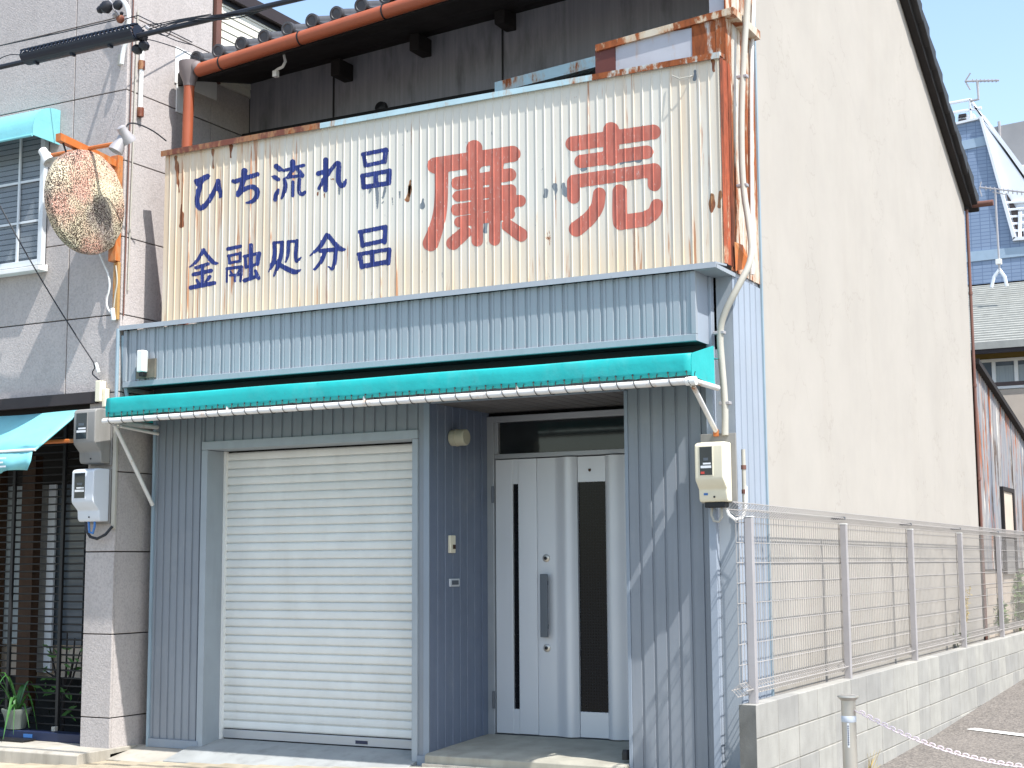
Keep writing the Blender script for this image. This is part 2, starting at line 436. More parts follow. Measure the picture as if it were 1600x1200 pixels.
m_darkglassmeter = glass('smoked meter window', (.02,.024,.03), .12)
# ------------------------------------------------------------------ ground, street, parking lot
def pz(x): return .04 + .033*(x+.6)
def tilt(x0, x1, y0, y1, dz, nx=12):
    m = M(); xs = [x0+(x1-x0)*i/nx for i in range(nx+1)]
    m.add([(x, y, pz(x)+dz) for y in (y0, y1) for x in xs], [(i, i+1, nx+2+i, nx+1+i) for i in range(nx)]); return m
g = M().add([(-300,-300,-.6),(300,-300,-.6),(300,300,-.6),(-300,300,-.6)], [(0,1,2,3)])
obj('ground', g, m_ground, kind='structure')
st = M(); xs = [-60,-8,-4,0,2.37,4,8,60]
st.add([(x, y, (pz(max(-5,min(2.4,x)))-.16)) for y in (-60, -1.6) for x in xs], [(i,i+1,9+i,8+i) for i in range(7)])
obj('street', st, m_street, kind='structure')
pv = M(); nx = 14; xs = [-8+(10.30)*i/nx for i in range(nx+1)]
bz = lambda x: -.6
pv.add([(x,-1.6,pz(max(-5,x))-.014) for x in xs]+[(x,.5,pz(max(-5,x))-.014) for x in xs]+[(x,-1.6,bz(x)) for x in xs],
       [(i,i+1,nx+2+i,nx+1+i) for i in range(nx)]+[(2*nx+2+i,2*nx+3+i,i+1,i) for i in range(nx)])
pave = obj('pavement', pv, m_concrete, kind='structure')
# ochre pavers in front of the apron
pm = None
for j in range(3):
    for i in range(17):
        x = -3.1+i*.302; y = -.46-j*.302
        if x > 2.0: continue
        c = M().prism([(x-.147,y-.147),(x+.147,y-.147),(x+.147,y+.147),(x-.147,y+.147)], 'z', pz(x)-.06, pz(x)+random.uniform(-.002,.002))
        if pm is None: pm = obj('paver', c, m_paver, pave, bevel=.004, seg=1)
        else: dup(pm, (x, y, pz(x)-.06+random.uniform(-.002,.002)))
lotY = [-1.6, 0, 2, 4, 6, 9, 14, 40]; lotZ = [-.14, -.12, -.105, -.075, -.01, .075, .12, .2]
lt = M(); xs = [2.372, 4, 8, 16, 60]
lt.add([(x, y, z) for y, z in zip(lotY, lotZ) for x in xs], [(j*5+i, j*5+i+1, j*5+6+i, j*5+5+i) for j in range(7) for i in range(4)])
lt.add([(2.372,y,z) for y,z in zip(lotY,lotZ)]+[(2.372,y,-.6) for y in lotY], [(i,i+1,8+i+1,8+i) for i in range(7)])
obj('parking_lot', lt, m_lot, kind='structure')
def lz(y): return float(np.interp(y, lotY, lotZ))
a = onZ(1517,1143.5,-.08); b = onZ(1600,1153,-.08); d = (b-a); d.z = 0; d.normalize(); nrm = Vector((-d.y,d.x,0))
ln = M(); e = a+d*4.5
P = [a-nrm*.055, e-nrm*.055, e+nrm*.055, a+nrm*.055]
ln.add([(p.x,p.y,lz(p.y)+.005) for p in P], [(0,1,2,3)])
obj('parking_line', ln, m_line, kind='structure')
# strip of soil between the shop and the block wall
so_ = M().add([(2.154,-.35,.05),(2.272,-.35,.05),(2.272,14,.2),(2.154,14,.2)], [(0,1,2,3)])
obj('soil_strip', so_, m_ground, kind='structure')

# ------------------------------------------------------------------ corrugated profiles
def sid(x0, x1, y, period=.0875, gw=.014, dp=.009, ph=0., fine=False):
    """box ribbed siding: flats with narrow recessed grooves and a fine line beside each"""
    pts = [(x0, y)]; k = math.ceil((x0-ph)/period)
    while ph+k*period < x1:
        c = ph+k*period
        for dx, dy in ((-gw/2-.003,0),(-gw/2,dp),(gw/2,dp),(gw/2+.003,0))+(() if not fine else ((gw/2+.016,0),(gw/2+.018,.004),(gw/2+.024,.004),(gw/2+.026,0))):
            x = c+dx
            if x0 < x < x1 and x > pts[-1][0]: pts.append((x, y+dy))
        k += 1
    pts.append((x1, y)); return pts
SP, SD, SW = .0630, .0060, .0035         # sign ribs: spacing, height, width
SY = -.12
def ribs(x0, x1):
    pts = [(x0, 0.)]; k = math.ceil((x0-.01)/SP)
    while k*SP < x1:
        for dx, dy in ((-SW/2-.0028,0.),(-SW/2,-SD),(SW/2,-SD),(SW/2+.0028,0.)):
            x = k*SP+dx
            if x0 < x < x1: pts.append((x, dy))
        k += 1
    pts.append((x1, 0.)); return pts
# ------------------------------------------------------------------ shop building
XL, XK, YG = -2.403, 2.154, .55
shop = thing('shop_building', 'two storey shop house with blue grey ribbed front, tiled roof and tall beige side wall', 'building', (0,0,0))
def P(name, m, mt, **k): return obj(name, m, mt, shop, **k)
# structural cores behind the cladding
P('wall_core', M().box(-2.395,-1.95,.03,.95,0,2.64), m_interior)
P('wall_core', M().box(-1.95,-.06,.30,.95,0,2.64), m_interior)
P('wall_core', M().box(1.44,2.05,.03,.95,0,2.64), m_interior)
P('wall_core', M().box(-2.395,2.05,.95,7.6,0,4.9), m_interior)
P('floor_slab', M().box(-2.395,2.05,.0,.95,2.64,3.10), m_interior)
# ground floor siding
zt = 2.664
front = P('front_siding', M().sheet(sid(XL,-1.945,0,.0675),'z',.105,zt), m_wall)
P('front_siding', M().sheet(sid(-1.945,-.087,0,.0875),'z',2.252,zt), m_wall)
P('front_siding', M().sheet(sid(-.087,-.046,0,.0875,ph=-.02),'z',.1,zt), m_wall)
P('front_siding', M().sheet(sid(1.424,1.974,0,.0835,ph=.02),'z',.0,zt), m_wall)
P('header_panel', M().box(0,1.424,-.004,.03,2.425,zt), m_trim)
P('corner_trim', M().box(XL-.012,XL+.012,-.012,.03,.03,zt), m_conduitblue)
P('corner_trim', M().box(-.046,0,-.006,.05,.1,2.662), m_trim, bevel=.003)
P('corner_trim', M().box(1.424,1.448,-.006,.05,.0,2.424), m_trim, bevel=.003)
P('corner_trim', M().box(1.988,2.036,-.056,.0,-.05,3.085), m_sidestrip, bevel=.004)
P('base_trim', M().box(XL+.013,-1.93,-.018,.03,.045,.104), m_trim)
P('base_trim', M().box(-.087,.012,-.018,.03,.03,.104), m_trim)
P('strip_panel', M().box(2.036,XK-.003,.0,.04,-.05,3.10), m_fascia)
P('gap_seal', M().box(1.972,1.990,.004,.04,-.05,3.085), m_black)
# shutter
sh = P('roller_shutter', M().box(-1.888,-.12,.215,.24,.1,2.2), m_interior)
pts = [(.209,0),(.2000,.0035),(.1935,.012),(.1915,.030),(.1930,.048),(.1965,.0555),(.2085,.0558),(.2085,.0607),(.209,.0607)]
slat = None; z0 = .178; pitch = .0607
for k in range(33):
    if slat is None:
        slat = obj('slat', M().prism([(p[0],p[1]+z0) for p in pts],'x',-1.886,-.12), m_slat, sh)
        base = wloc(slat)
    else: dup(slat, (base.x, base.y, base.z+k*pitch), sh)
obj('bottom_bar', M().box(-1.886,-.12,.186,.212,.112,.174), m_shutbar, sh, bevel=.006)
mk = onY(565,1164,.186)
lb = M().box(mk.x-.05,mk.x+.05,.1835,.1858,.127,.150)
mkr = obj('maker_plate', lb, m_labeld, sh)
obj('guide_rail', M().box(-1.8885,-1.868,.17,.2,.1,2.19), m_white, sh)
fr = P('shutter_frame', M().box(-1.945,-.087,-.016,.02,2.192,2.252), m_frame, bevel=.003)
obj('jamb', M().box(-1.945,-1.89,-.014,.2,.05,2.19), m_frame, fr, bevel=.003)
obj('jamb', M().box(-.131,-.087,-.014,.2,.04,2.19), m_frame, fr, bevel=.003)
obj('head_lining', M().box(-1.89,-.131,.02,.2,2.192,2.22), m_frame, fr)
# sloped apron
P('apron', M().prism([(-.30,-.1),(.19,-.1),(.19,.108),(-.05,.062),(-.30,.0)],'x',-2.0,-.09), m_apron, bevel=.006)
P('apron_margin', M().prism([(-.34,-.1),(.03,-.1),(.03,.05),(-.34,-.015)],'x',-2.56,-2.002), m_concrete)
# porch recess
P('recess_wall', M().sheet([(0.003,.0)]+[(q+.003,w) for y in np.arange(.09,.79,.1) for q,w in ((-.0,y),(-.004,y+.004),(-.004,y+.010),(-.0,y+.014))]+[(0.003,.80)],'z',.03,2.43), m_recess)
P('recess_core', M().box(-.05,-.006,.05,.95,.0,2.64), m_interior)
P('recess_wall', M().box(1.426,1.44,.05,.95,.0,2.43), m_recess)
k = 0; b0 = None
for i in range(14):
    x = .005+i*.1012
    c = M().box(x,x+.094,.0+.003,.86,2.428,2.446)
    if b0 is None: b0 = P('soffit_board', c, m_soffit, bevel=.004, seg=1)
    else: dup(b0, (x+.047,.4315,2.428))
P('soffit_backing', M().box(0,1.424,.002,.9,2.449,2.6), m_interior)
P('porch_slab', M().prism([(-.075,.0),(.86,.0),(.86,.172),(-.045,.128),(-.07,.118)],'x',.004,1.422), m_step, bevel=.006)
P('porch_riser', M().box(.0,1.46,-.10,-.076,-.05,.068), m_concrete, bevel=.004)
P('back_lining', M().box(-.05,1.44,.86,.9,.0,2.43), m_interior)
P('rear_return', M().box(.0015,.012,.70,.80,.12,2.428), m_recess)
# entrance door
DY = .80
door = P('entrance_door', M().box(.095,1.34,DY+.035,DY+.05,.17,2.36), m_black)
def D(name, m, mt, **k): return obj(name, m, mt, door, **k)
D('door_frame', M().box(.010,.066,DY-.03,DY+.05,.165,2.40), m_aluf, bevel=.004)
D('door_frame', M().box(.0665,1.42,DY-.03,DY+.05,2.355,2.40), m_aluf, bevel=.004)
D('door_frame', M().box(.0665,1.42,DY-.025,DY+.05,2.094,2.128), m_aluf, bevel=.004)
D('door_frame', M().box(.0665,.098,DY-.022,DY+.05,2.1285,2.3545), m_aluf, bevel=.003)
D('door_frame', M().box(.066,1.42,DY-.02,DY+.05,.150,.170), m_alud)
D('transom_glass', M().box(.0985,1.42,DY+.005,DY+.012,2.1285,2.3545), m_glass)
D('blind_slat', M().box(.3,1.35,DY+.02,DY+.03,2.20,2.215), m_alud)
# narrow leaf with a slit of glass
D('narrow_leaf', M().box(.070,.2075,DY-.012,DY+.03,.176,2.088), m_alu, bevel=.004)
D('narrow_leaf', M().box(.2080,.2520,DY-.010,DY+.03,.176,.345), m_alu)
D('narrow_leaf', M().box(.2080,.2520,DY-.010,DY+.03,1.912,2.088), m_alu)
D('narrow_leaf', M().box(.2525,.400,DY-.012,DY+.03,.176,2.088), m_alu, bevel=.004)
D('slit_glass', M().box(.2080,.2520,DY+.006,DY+.012,.3455,1.9115), m_dglass)
# main leaf: flat, roll, glass, roll, flat
pr = [(.404,.03),(.404,-.014),(.42,-.016),(.54,-.016)]
for i in range(1,13):
    t = i/12; pr.append((.54+.177*t, -.016-.036*math.sin(math.pi*t**1.5)**1.2 if 0<t<1 else -.016))
pr += [(.7185,-.006),(.7185,.03)]
D('leaf_panel', M().prism([(x,y+DY) for x,y in pr],'z',.176,2.086), m_alu, smooth=True, fix=True)
pr = [(.9305,.03),(.9305,-.006)]
for i in range(0,13):
    t = i/12; pr.append((.932+.16*t, -.016-.036*math.sin(math.pi*t**.7)**1.2 if 0<t<1 else -.016))
pr += [(1.34,-.016),(1.34,.03)]
D('leaf_panel', M().prism([(x,y+DY) for x,y in pr],'z',.176,2.086), m_alu, smooth=True, fix=True)
D('end_panel', M().box(.719,.930,DY-.008,DY+.03,1.909,2.086), m_alu, bevel=.002)
D('end_panel', M().box(.719,.930,DY-.008,DY+.03,.176,.347), m_alu, bevel=.002)
D('door_glass', M().box(.719,.930,DY+.004,DY+.012,.3475,1.9085), m_dglass)
D('door_badge', M().prism([(.802,1.985),(.812,1.978),(.822,1.985),(.822,2.0),(.802,2.0)],'y',DY-.0115,DY-.0085), m_brownpost)
hd = D('door_handle', M().box(.447,.505,DY-.068,DY-.056,.845,1.278), m_alud, bevel=.004)
obj('handle_stay', M().box(.465,.487,DY-.056,DY-.0165,.90,.93), m_alud, hd)
obj('handle_stay', M().box(.465,.487,DY-.056,DY-.0165,1.20,1.23), m_alud, hd)
for z in (1.387,.770):
    kk = D('keyhole', M().lathe([(.0,-.0),(.026,.0),(.026,.008),(.019,.013),(.0,.013)],(.475,DY-.0165,z),(0,-1,0)), m_steel, smooth=True)
    obj('cylinder_lock', M().lathe([(.012,.0),(.012,.004),(.006,.006)],(.475,DY-.0297,z),(0,-1,0),12), m_black, kk)
for z in (1.84,.405):
    D('hinge', M().tube([(.062,DY-.036,z-.06),(.062,DY-.036,z+.06)],.010,10), m_alud, smooth=True)
# fascia box above the awning
FX0, FX1, FY = -2.488, 2.018, -.264
fas = P('fascia', M().box(FX0+.01,FX1-.006,FY+.015,-.0565,2.668,3.085), m_interior)
obj('fascia_siding', M().sheet(sid(FX0+.02,FX1-.016,FY,.0875,.018,.011,fine=True),'z',2.700,3.086), m_fascia, fas)
obj('bottom_trim', M().box(FX0,FX1+.002,FY-.012,FY+.02,2.660,2.702), m_fascia, fas, bevel=.003)
obj('end_trim', M().box(FX0-.002,FX0+.03,FY-.010,FY+.02,2.703,3.086), m_fascia, fas, bevel=.003)
obj('end_trim', M().box(FX1-.030,FX1+.002,FY-.010,FY+.02,2.703,3.086), m_fascia, fas, bevel=.003)
obj('side_panel', M().box(FX1-.005,FX1,FY+.021,-.058,2.663,3.086), m_sidestrip, fas)
obj('underside', M().box(FX0+.01,FX1-.006,FY+.021,-.003,2.6645,2.667), m_darkfas, fas)
fl = P('drip_flashing', M().prism([(-.300,3.086),(-.296,3.121),(-.10,3.140),(-.10,3.128),(-.288,3.110),(-.292,3.086)],'x',-2.515,2.160), m_fascia)
obj('end_return', M().box(2.0195,2.163,-.286,.06,3.084,3.1085), m_fascia, fl)
# corrugated strip on the side, blue below and cream above
def ysid(y0, y1, x, per=.11):
    return [(x+ (-w), q) for q, w in [(p[0], p[1]) for p in sid(y0, y1, 0, per, .016, .009)]]
P('side_siding', M().sheet(ysid(.0,YG,XK),'z',-.05,3.095), m_sidestrip)
P('side_siding', M().sheet(ysid(.0,YG,XK),'z',3.122,5.4), m_topstrip)
P('side_core', M().box(2.036,XK-.012,.041,YG,-.05,5.35), m_boxpanel)
P('side_trim', M().box(XK-.002,XK+.012,YG-.012,YG+.012,-.05,5.4), m_conduitblue)
# beige side wall with the gable
ra = onX(1410.7,0,XK); rb = onX(1506.5,307,XK); sl_ = (rb.z-ra.z)/(rb.y-ra.y)
RY = 4.35; RZ = ra.z+sl_*(RY-ra.y)
YB = onX(1507,337,XK).y; ZB = ra.z+sl_*(YB-ra.y)
ZE = 5.56
P('side_wall', M().prism([(YG+.013,-.3),(YB,-.3),(YB,ZB),(RY,RZ),(.35,ZE),(YG+.013,ZE)],'x',2.06,XK), m_plaster)
# upper floor
P('upper_wall', M().box(-2.515,2.058,1.2,1.3,3.0,5.75), plain('upper storey boards', srgb(136,136,142), .85, var=.12, vs=6, stretch=(6,1,.2), grime=.6, gcol=(.05,.05,.055)))
P('ledge', M().box(-2.5,2.058,-.05,1.2,3.10,3.118), m_darkfas)
for px in (403+118, 785):
    q = onY(px,120,1.19); P('board_seam', M().box(q.x-.006,q.x+.006,1.190,1.199,3.2,5.5), m_black)
q = onY(594,168,1.17); P('vent_cap', M().lathe([(.055,0),(.05,.03),(.0,.045)],(q.x,1.199,q.z),(0,-1,0),16), m_black, smooth=True)
a = onY(775,134,.62); b = onY(936,92,.62)
P('balcony_rail', M().hexa([(a.x,.60,a.z-.06),(a.x,.66,a.z-.06),(a.x,.66,a.z+.02),(a.x,.60,a.z+.02)],[(b.x,.60,b.z-.06),(b.x,.66,b.z-.06),(b.x,.66,b.z+.02),(b.x,.60,b.z+.02)]), m_bluecap, fix=True)
# cheek box at the right end of the balcony
P('cheek_panel', M().box(1.405,1.93,.0,.05,4.43,4.70), m_boxpanel)
P('cheek_panel', M().box(1.932,2.09,-.004,.05,4.43,4.72), m_boxrust)
P('cheek_panel', M().box(2.092,XK-.001,-.006,.05,4.40,4.74), m_topstrip)
P('cheek_post', M().box(1.262,1.403,-.006,.06,4.40,4.69), m_rustpost)
P('cheek_core', M().box(1.29,XK-.014,.052,.5,4.0,4.68), m_interior)
a = onY(930,70,-.02); b = onY(1141,11,-.02)
P('cheek_flashing', M().hexa([(a.x,-.02,a.z-.045),(a.x,.5,a.z-.045),(a.x,.5,a.z+.01),(a.x,-.02,a.z+.0)],[(b.x+.02,-.02,b.z-.045),(b.x+.02,.5,b.z-.045),(b.x+.02,.5,b.z+.01),(b.x+.02,-.02,b.z+.0)]), m_boxcap, fix=True)

# ------------------------------------------------------------------ roof
EY = .25
def ez(x): return 5.255+.085*(x+2.28)
roof = P('roof', M().hexa([(-2.5,EY+.03,ez(-2.5)-.02),(2.26,EY+.03,ez(2.26)-.02),(2.26,RY,RZ+.02),(-2.5,RY,RZ+.02)],
                          [(-2.5,EY+.03,ez(-2.5)+.01),(2.26,EY+.03,ez(2.26)+.01),(2.26,RY,RZ+.05),(-2.5,RY,RZ+.05)]), m_wood, fix=True)
def Rf(name, m, mt, **k): return obj(name, m, mt, roof, **k)
YE = onX(1528,330,2.28).y; ZEb = RZ+sl_*(YE-RY)
Rf('back_slope', M().hexa([(-2.5,RY,RZ+.02),(2.26,RY,RZ+.02),(2.26,YE,ZEb+.02),(-2.5,YE,ZEb+.02)],[(-2.5,RY,RZ+.05),(2.26,RY,RZ+.05),(2.26,YE,ZEb+.05),(-2.5,YE,ZEb+.05)]), m_wood, fix=True)
Rf('eave_soffit', M().hexa([(-2.51,EY+.06,ez(-2.5)-.05),(2.06,EY+.06,ez(2.06)-.05),(2.06,1.2,5.67),(-2.51,1.2,5.42)],[(-2.51,EY+.06,ez(-2.5)-.03),(2.06,EY+.06,ez(2.06)-.03),(2.06,1.2,5.69),(-2.51,1.2,5.44)]), m_wood, fix=True)
Rf('eave_fascia', M().hexa([(-2.51,EY+.03,ez(-2.5)-.10),(2.2,EY+.03,ez(2.2)-.10),(2.2,EY+.06,ez(2.2)-.10),(-2.51,EY+.06,ez(-2.5)-.10)],[(-2.51,EY+.03,ez(-2.5)-.0),(2.2,EY+.03,ez(2.2)-.0),(2.2,EY+.06,ez(2.2)-.0),(-2.51,EY+.06,ez(-2.5)-.0)]), m_wood, fix=True)
for px, py in ((512,112),(636,72),(770,30)):
    q = onY(px,py,.9); Rf('beam_end', M().box(q.x-.045,q.x+.045,1.0,1.2,q.z+.0,q.z+.14), m_wood, bevel=.01)
# eave tiles, one by one: a roll with a round end and a sagging pan
def tileprof():
    o = []
    for i in range(9): an = math.pi*(1-i/8); o.append((.048+.048*math.cos(an), .030+.048*math.sin(an)))
    for i in range(1,8): t = i/7; o.append((.096+.130*t, .030-.026*math.sin(math.pi*t*.92)))
    return o
tp = tileprof()
sl_f = (RZ-ez(0))/(RY-EY)
def tile_m(x, y, z, L, end):
    m = M(); n = len(tp)
    top = [(x+a, y, z+b) for a,b in tp]+[(x+a, y+L, z+b+sl_f*L) for a,b in tp]
    bot = [(x+a, y, z+b-.018) for a,b in tp]+[(x+a, y+L, z+b-.018+sl_f*L) for a,b in tp]
    m.add(top+bot, [(i,i+1,n+i+1,n+i) for i in range(n-1)]+[(2*n+i+1,2*n+i,3*n+i,3*n+i+1) for i in range(n-1)]+[(i+1,i,2*n+i,2*n+i+1) for i in range(n-1)])
    if end: m.lathe([(.0,-.02),(.054,-.02),(.056,-.014),(.056,.02),(.040,.022),(.036,.016),(.0,.018)],(x+.048,y-.006,z+.036),(0,-1,-.1),18)
    return m
t0 = None; tw = .2215
for i in range(21):
    x = -2.333+i*tw; z = ez(x+.048)+.018
    if t0 is None:
        t0 = Rf('eave_tile', tile_m(x,EY,z,.36,True), m_tileroof, smooth=True); tb = wloc(t0); tz = z; tx = x
    else:
        dup(t0, (tb.x+(x-tx), tb.y+random.uniform(-.008,.008), tb.z+(z-tz)+random.uniform(-.004,.004)), roof)
fm = M()
for i in range(21):
    x = -2.333+i*tw
    for r in range(12):
        y = EY+.30+r*.315; t = (y-EY)/(RY-EY); z = ez(x)*(1-t)+(RZ+.02)*t+.012*(r % 2)+.012
        if y < RY-.1:
            q = tile_m(x,y,z,.36,False); fm.add(q.v, q.f)
Rf('tile_field', fm, m_tileroof, kind='stuff', smooth=True)
bs = M().hexa([(-2.4,RY,RZ+.05),(2.2,RY,RZ+.05),(2.2,YE,ZEb+.05),(-2.4,YE,ZEb+.05)],[(-2.4,RY,RZ+.09),(2.2,RY,RZ+.09),(2.2,YE+.04,ZEb+.09),(-2.4,YE+.04,ZEb+.09)])
Rf('back_tiles', bs, m_tileroof, fix=True)
Rf('ridge_tile', M().tube([(-2.5,RY,RZ+.12),(2.3,RY,RZ+.12)],.10,12), m_tileroof, smooth=True)
# verge tiles stepping down the gable, with a barge board under them
def along(y): return RZ+sl_*(y-RY) if y >= RY else RZ+(ez(2.2)+.0-RZ)*(RY-y)/(RY-EY)
Rf('barge_board', M().prism([(RY,RZ+.0),(YE-.05,along(YE-.05)-.0),(YE-.05,along(YE-.05)-.13),(RY,RZ-.13)],'x',XK+.004,XK+.075), m_wood)
Rf('barge_board', M().prism([(RY,RZ+.0),(RY,RZ-.10),(EY+.07,along(EY+.07)-.10),(EY+.07,along(EY+.07))],'x',XK+.004,XK+.045), m_wood)
m_darktile = plain('sooty verge tile', srgb(44,43,44), .6, var=.25, vs=9, rv=.12)
v0 = None
dy = .285; nv = int((YE-RY)/dy)+1
for i in range(nv):
    y0 = RY+i*dy; y1 = y0+dy+.03
    z0_, z1_ = along(y0)+.02, along(y1)+.02+.022
    if v0 is None:
        m = M().prism([(y0,z0_-.06),(y1,z1_-.110),(y1,z1_+.080),(y0,z0_+.040)],'x',XK+.01,XK+.13)
        v0 = Rf('verge_tile', m, m_darktile, bevel=.012); vb = wloc(v0); vy = y0; vz = z0_
    else: dup(v0, (vb.x+random.uniform(-.006,.006), vb.y+y0-vy, vb.z+z0_-vz), roof)
for i in range(14):
    y0 = RY-(i+1)*dy; 
    if y0 < EY: break
    z0_ = along(y0)+.02
    if i == 0:
        za, zb = along(y0)+.02, along(y0+dy+.03)+.02
        f0 = Rf('verge_tile', M().prism([(y0,za-.11),(y0+dy+.03,zb-.06),(y0+dy+.03,zb+.04),(y0,za+.08)],'x',XK+.01,XK+.13), m_darktile, bevel=.012); fb0_ = wloc(f0); fy = y0; fz = za
    else: dup(f0, (fb0_.x, fb0_.y+y0-fy, fb0_.z+along(y0)+.02-fz), roof)
Rf('rear_gutter', M().tube([(-2.4,YE+.03,ZEb-.05),(2.44,YE+.03,ZEb-.05)],.034,10), m_brown, smooth=True)
Rf('rear_fascia', M().box(XK-.2,XK+.04,YB,YE-.02,ZEb-.12,ZEb-.0), m_wood)

# ------------------------------------------------------------------ front gutter and downpipe
gz = lambda x: ez(x)-.062
gut = thing('rain_gutter', 'terracotta half round gutter along the tiled eave with its downpipe at the left corner', 'gutter', (0,EY-.02,5.2))
gy = EY-.035
obj('gutter_run', M().tube([(-2.25+.3*i, gy, gz(-2.25+.3*i)) for i in range(16)],.052,14), m_gutter, gut, smooth=True)
for i, x in enumerate((-2.02,-1.27,-.52,.23,.98,1.73)):
    obj('gutter_bracket', M().tube([(x,gy,gz(x)),(x+.012,gy,gz(x))],.056,14).tube([(x+.006,gy+.03,gz(x)+.05),(x+.006,gy+.12,gz(x)+.03)],.005,6), m_black, gut, smooth=True)
h = Vector((-2.335, gy, 5.19))
obj('hopper', M().lathe([(.045,-.11),(.05,-.075),(.078,-.01),(.085,.06),(.085,.085),(.0,.085)],h,(0,0,1),16), m_hopper, gut, smooth=True)
obj('downpipe', M().tube([(h.x,gy,5.09),(h.x-.01,gy,4.6),(h.x-.012,gy,3.13)],.042,14), m_gutter, gut, smooth=True)
obj('hopper', M().tube([(h.x+.06,gy,h.z+.04),(-2.24,gy,gz(-2.24))],.055,14), m_hopper, gut, smooth=True)
rp = thing('rear_downpipe', 'thin brown downpipe on the far back corner of the beige wall', 'downpipe', (XK+.03,YB+.03,0))
obj('pipe', M().tube([(XK+.02,YB+.035,ZEb-.1),(XK+.02,YB+.035,.3)],.017,10), m_brown, rp, smooth=True)
for z in (4.2,3.2,2.2): obj('clip', M().tube([(XK+.02,YB+.035,z),(XK+.02,YB+.035,z+.03)],.022,10), m_brown, rp)
# hanging hook under the eave
hk = thing('laundry_hook', 'white metal hook hanging under the dark eave behind the gutter', 'hook', (-1.75,.4,5.2))
q = [onY(300+a/3.636,b/3.636,.45) for a,b in ((490,310),(520,300),(530,350),(515,380),(490,392),(476,402),(470,425),(482,430))]
obj('hook_rod', M().tube(q,.012,8), m_white, hk, smooth=True)
obj('clamp', M().box(q[-2].x-.01,q[-2].x+.03,.43,.47,q[-2].z-.02,q[-2].z+.03), m_white, hk, bevel=.004)
# ------------------------------------------------------------------ painted sign
SX0, SX1, SZ0, SZ1 = -2.262, 2.150, 3.135, 4.440
sign = thing('shop_signboard', 'long cream corrugated metal signboard hand painted with blue and red Japanese lettering', 'signboard', (-.05,SY,SZ0))
rp_ = ribs(SX0, SX1)
obj('sheet', M().sheet([(x,SY+d) for x,d in rp_],'z',SZ0,SZ1), m_sign, sign)
obj('backing', M().box(SX0,SX1-.006,SY+.006,SY+.045,SZ0,SZ1), m_boxpanel, sign)
a = onY(503,186,SY); xs_ = a.x
obj('cap', M().prism([(SY-.03,SZ1-.022),(SY-.03,SZ1+.02),(SY+.06,SZ1+.03),(SY+.06,SZ1-.0),(SY-.022,SZ1-.0),(SY-.022,SZ1-.022)],'x',SX0-.02,xs_), m_rustcap, sign, label='rust brown left length of the cap flashing')
obj('cap', M().prism([(SY-.026,SZ1-.020),(SY-.026,SZ1+.018),(SY+.06,SZ1+.028),(SY+.06,SZ1-.0),(SY-.018,SZ1-.0),(SY-.018,SZ1-.020)],'x',xs_+.001,1.30), m_bluecap, sign, label='pale blue right length of the cap flashing with rust patches')
obj('cap', M().prism([(SY-.026,SZ1-.020),(SY-.026,SZ1+.018),(SY+.06,SZ1+.028),(SY+.06,SZ1-.0),(SY-.018,SZ1-.0),(SY-.018,SZ1-.020)],'x',1.301,SX1+.012), m_capend, sign, label='mostly rusted right end of the cap flashing')
obj('side_return', M().sheet([(SX1+.004+(.006 if (i//2)%2 else 0), SY-.006+.016*i) for i in range(13)],'z',SZ0+.01,SZ1-.004), m_rustred, sign)
obj('torn_flashing', M().add([(SX1+.02,.02,3.30),(SX1+.05,.09,3.29),(SX1+.075,.12,3.20),(SX1+.05,.10,3.14),(SX1+.02,.03,3.12)],[(0,1,2),(0,2,3),(0,3,4)]), m_bracket, sign)
w_ = onY(1079,121,SY-.01)
obj('wire_hook', M().tube([(w_.x-.12,SY-.02,w_.z+.03),(w_.x-.06,SY-.05,w_.z-.01),(w_.x,SY-.03,w_.z),(w_.x+.012,SY,w_.z+.012)],.004,6), m_conduit, sign, smooth=True)

